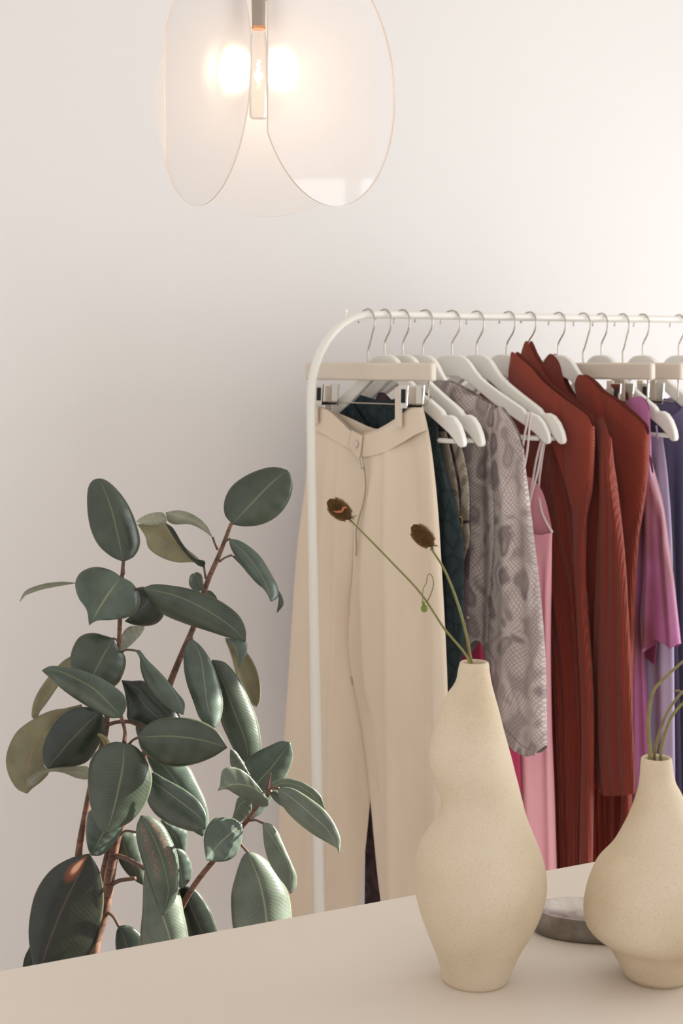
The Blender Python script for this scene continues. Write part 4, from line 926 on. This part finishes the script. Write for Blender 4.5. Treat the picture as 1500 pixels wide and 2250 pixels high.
l=leaf('B',(505,1478),[(560,1600),(600,1740)],(640,1950),[(480,1530),(470,1700),(520,1880)],[(580,1462),(700,1510),(780,1600),(760,1850)],2.34,-.01,.2,.4,'leafd')
petiole(l,[(228,1999,2.36),(248,2013,2.35),(262,2036,2.341)],4)
leaf('B',(790,850),[(900,1150),(1000,1400),(1080,1660)],(1130,2000),[(775,1000),(765,1300),(740,1600),(760,1850),(900,1980)],[(1000,900),(1160,1090),(1220,1350),(1270,1620),(1260,1850)],2.30,-.03,.1,.7,'leafsun')
leaf('B',(1230,1030),[(1290,1250),(1400,1500)],(1560,1850),[(1160,1080),(1200,1250),(1250,1450),(1300,1700)],[(1340,1070),(1430,1170),(1530,1340),(1600,1560),(1650,1750)],2.335,.0,.1,.4,'leafd')
l=leaf('D',(545,1195),[(600,1330),(660,1480),(710,1700),(735,1900)],(740,2300),[(500,1240),(440,1400),(390,1600),(390,1780),(415,1975),(500,2150)],[(640,1220),(760,1310),(890,1500),(950,1640),(975,1860),(980,2000),(900,2180)],2.29,-.04,.1,.7,'leafsun')
petiole(l,[(526,1852,2.30),(535,1862,2.295),(544,1872,2.291)],3.4)
l=leaf('D',(690,915),[(760,1020),(850,1160),(950,1350)],(960,1605),[(695,1010),(710,1150),(760,1310),(850,1450),(920,1540)],[(760,925),(830,990),(890,1120),(960,1280),(1020,1430),(1020,1530),(990,1580)],2.24,-.02,.3,.4,'leafsun')
petiole(l,[(546,1803,2.30),(562,1802,2.27),(578,1809,2.241)],3)
leaf('D',(490,930),[(370,1030),(260,1130)],(145,1278),[(420,880),(330,870),(250,862),(170,930),(125,1050),(125,1150),(140,1240)],[(498,1000),(480,1120),(440,1220),(370,1275),(260,1295),(190,1285)],2.25,-.05,.1,.6,'leafb')
leaf('D',(742,690),[(640,600),(540,555),(400,545)],(255,605),[(660,575),(560,460),(470,395),(370,375),(310,400),(285,480),(280,550)],[(745,750),(700,762),(620,740),(540,700),(430,640),(340,590)],2.24,-.02,.3,.4,'leafsun')
leaf('D',(580,480),[(470,330)],(380,200),[(480,420),(390,370),(375,280)],[(555,430),(490,310),(430,225)],2.28,.0,.2,.6,'leafsun')
leaf('D',(590,880),[(600,600),(780,380)],(960,140),[(560,700),(530,500),(520,340),(620,240),(760,170),(880,122)],[(680,820),(800,640),(900,500),(960,380),(985,270),(975,190)],2.34,.0,.2,.5,'leafb')
leaf('D',(575,690),[(480,730)],(395,885),[(500,650),(450,680),(420,790)],[(585,800),(520,880),(450,915)],2.31,.0,.2,.2,'leafsun')
l=leaf('D',(845,585),[(980,680),(1200,870),(1330,1000)],(1435,1212),[(900,570),(1000,590),(1150,680),(1300,800),(1400,950),(1445,1080)],[(850,680),(920,800),(1050,930),(1200,1040),(1340,1120),(1420,1170)],2.22,-.05,.3,.6,'leafsun')
petiole(l,[(586,1742,2.27),(597,1731,2.24),(612,1732,2.221)],2.8)
leaf('D',(770,570),[(900,530),(1050,560),(1200,670)],(1295,785),[(790,520),(860,488),(1000,497),(1130,550),(1250,650)],[(830,600),(950,610),(1100,690),(1220,770)],2.255,-.01,.4,.6,'leafsun')
leaf('D',(760,630),[(820,680)],(885,760),[(800,610),(850,640),(870,700)],[(790,680),(840,730)],2.26,0,.3,0,'leafb')

# ---------- camera
cam=bpy.data.cameras.new('camera'); co=bpy.data.objects.new('camera',cam); COL.objects.link(co)
co.location=(0,0,ZC); co.rotation_euler=(pi/2,0,0)
cam.sensor_fit='VERTICAL'; cam.sensor_height=36; cam.sensor_width=24; cam.lens=F/2250*36; cam.shift_y=-(1125-HY)/2250
cam.clip_start=.05; cam.dof.use_dof=True; cam.dof.focus_distance=2.05; cam.dof.aperture_fstop=8
sc=bpy.context.scene; sc.camera=co
sc.view_settings.view_transform='Standard'; sc.view_settings.look='None'; sc.view_settings.exposure=0; sc.view_settings.gamma=1
try: sc.cycles.max_bounces=8; sc.cycles.transparent_max_bounces=12
except Exception: pass
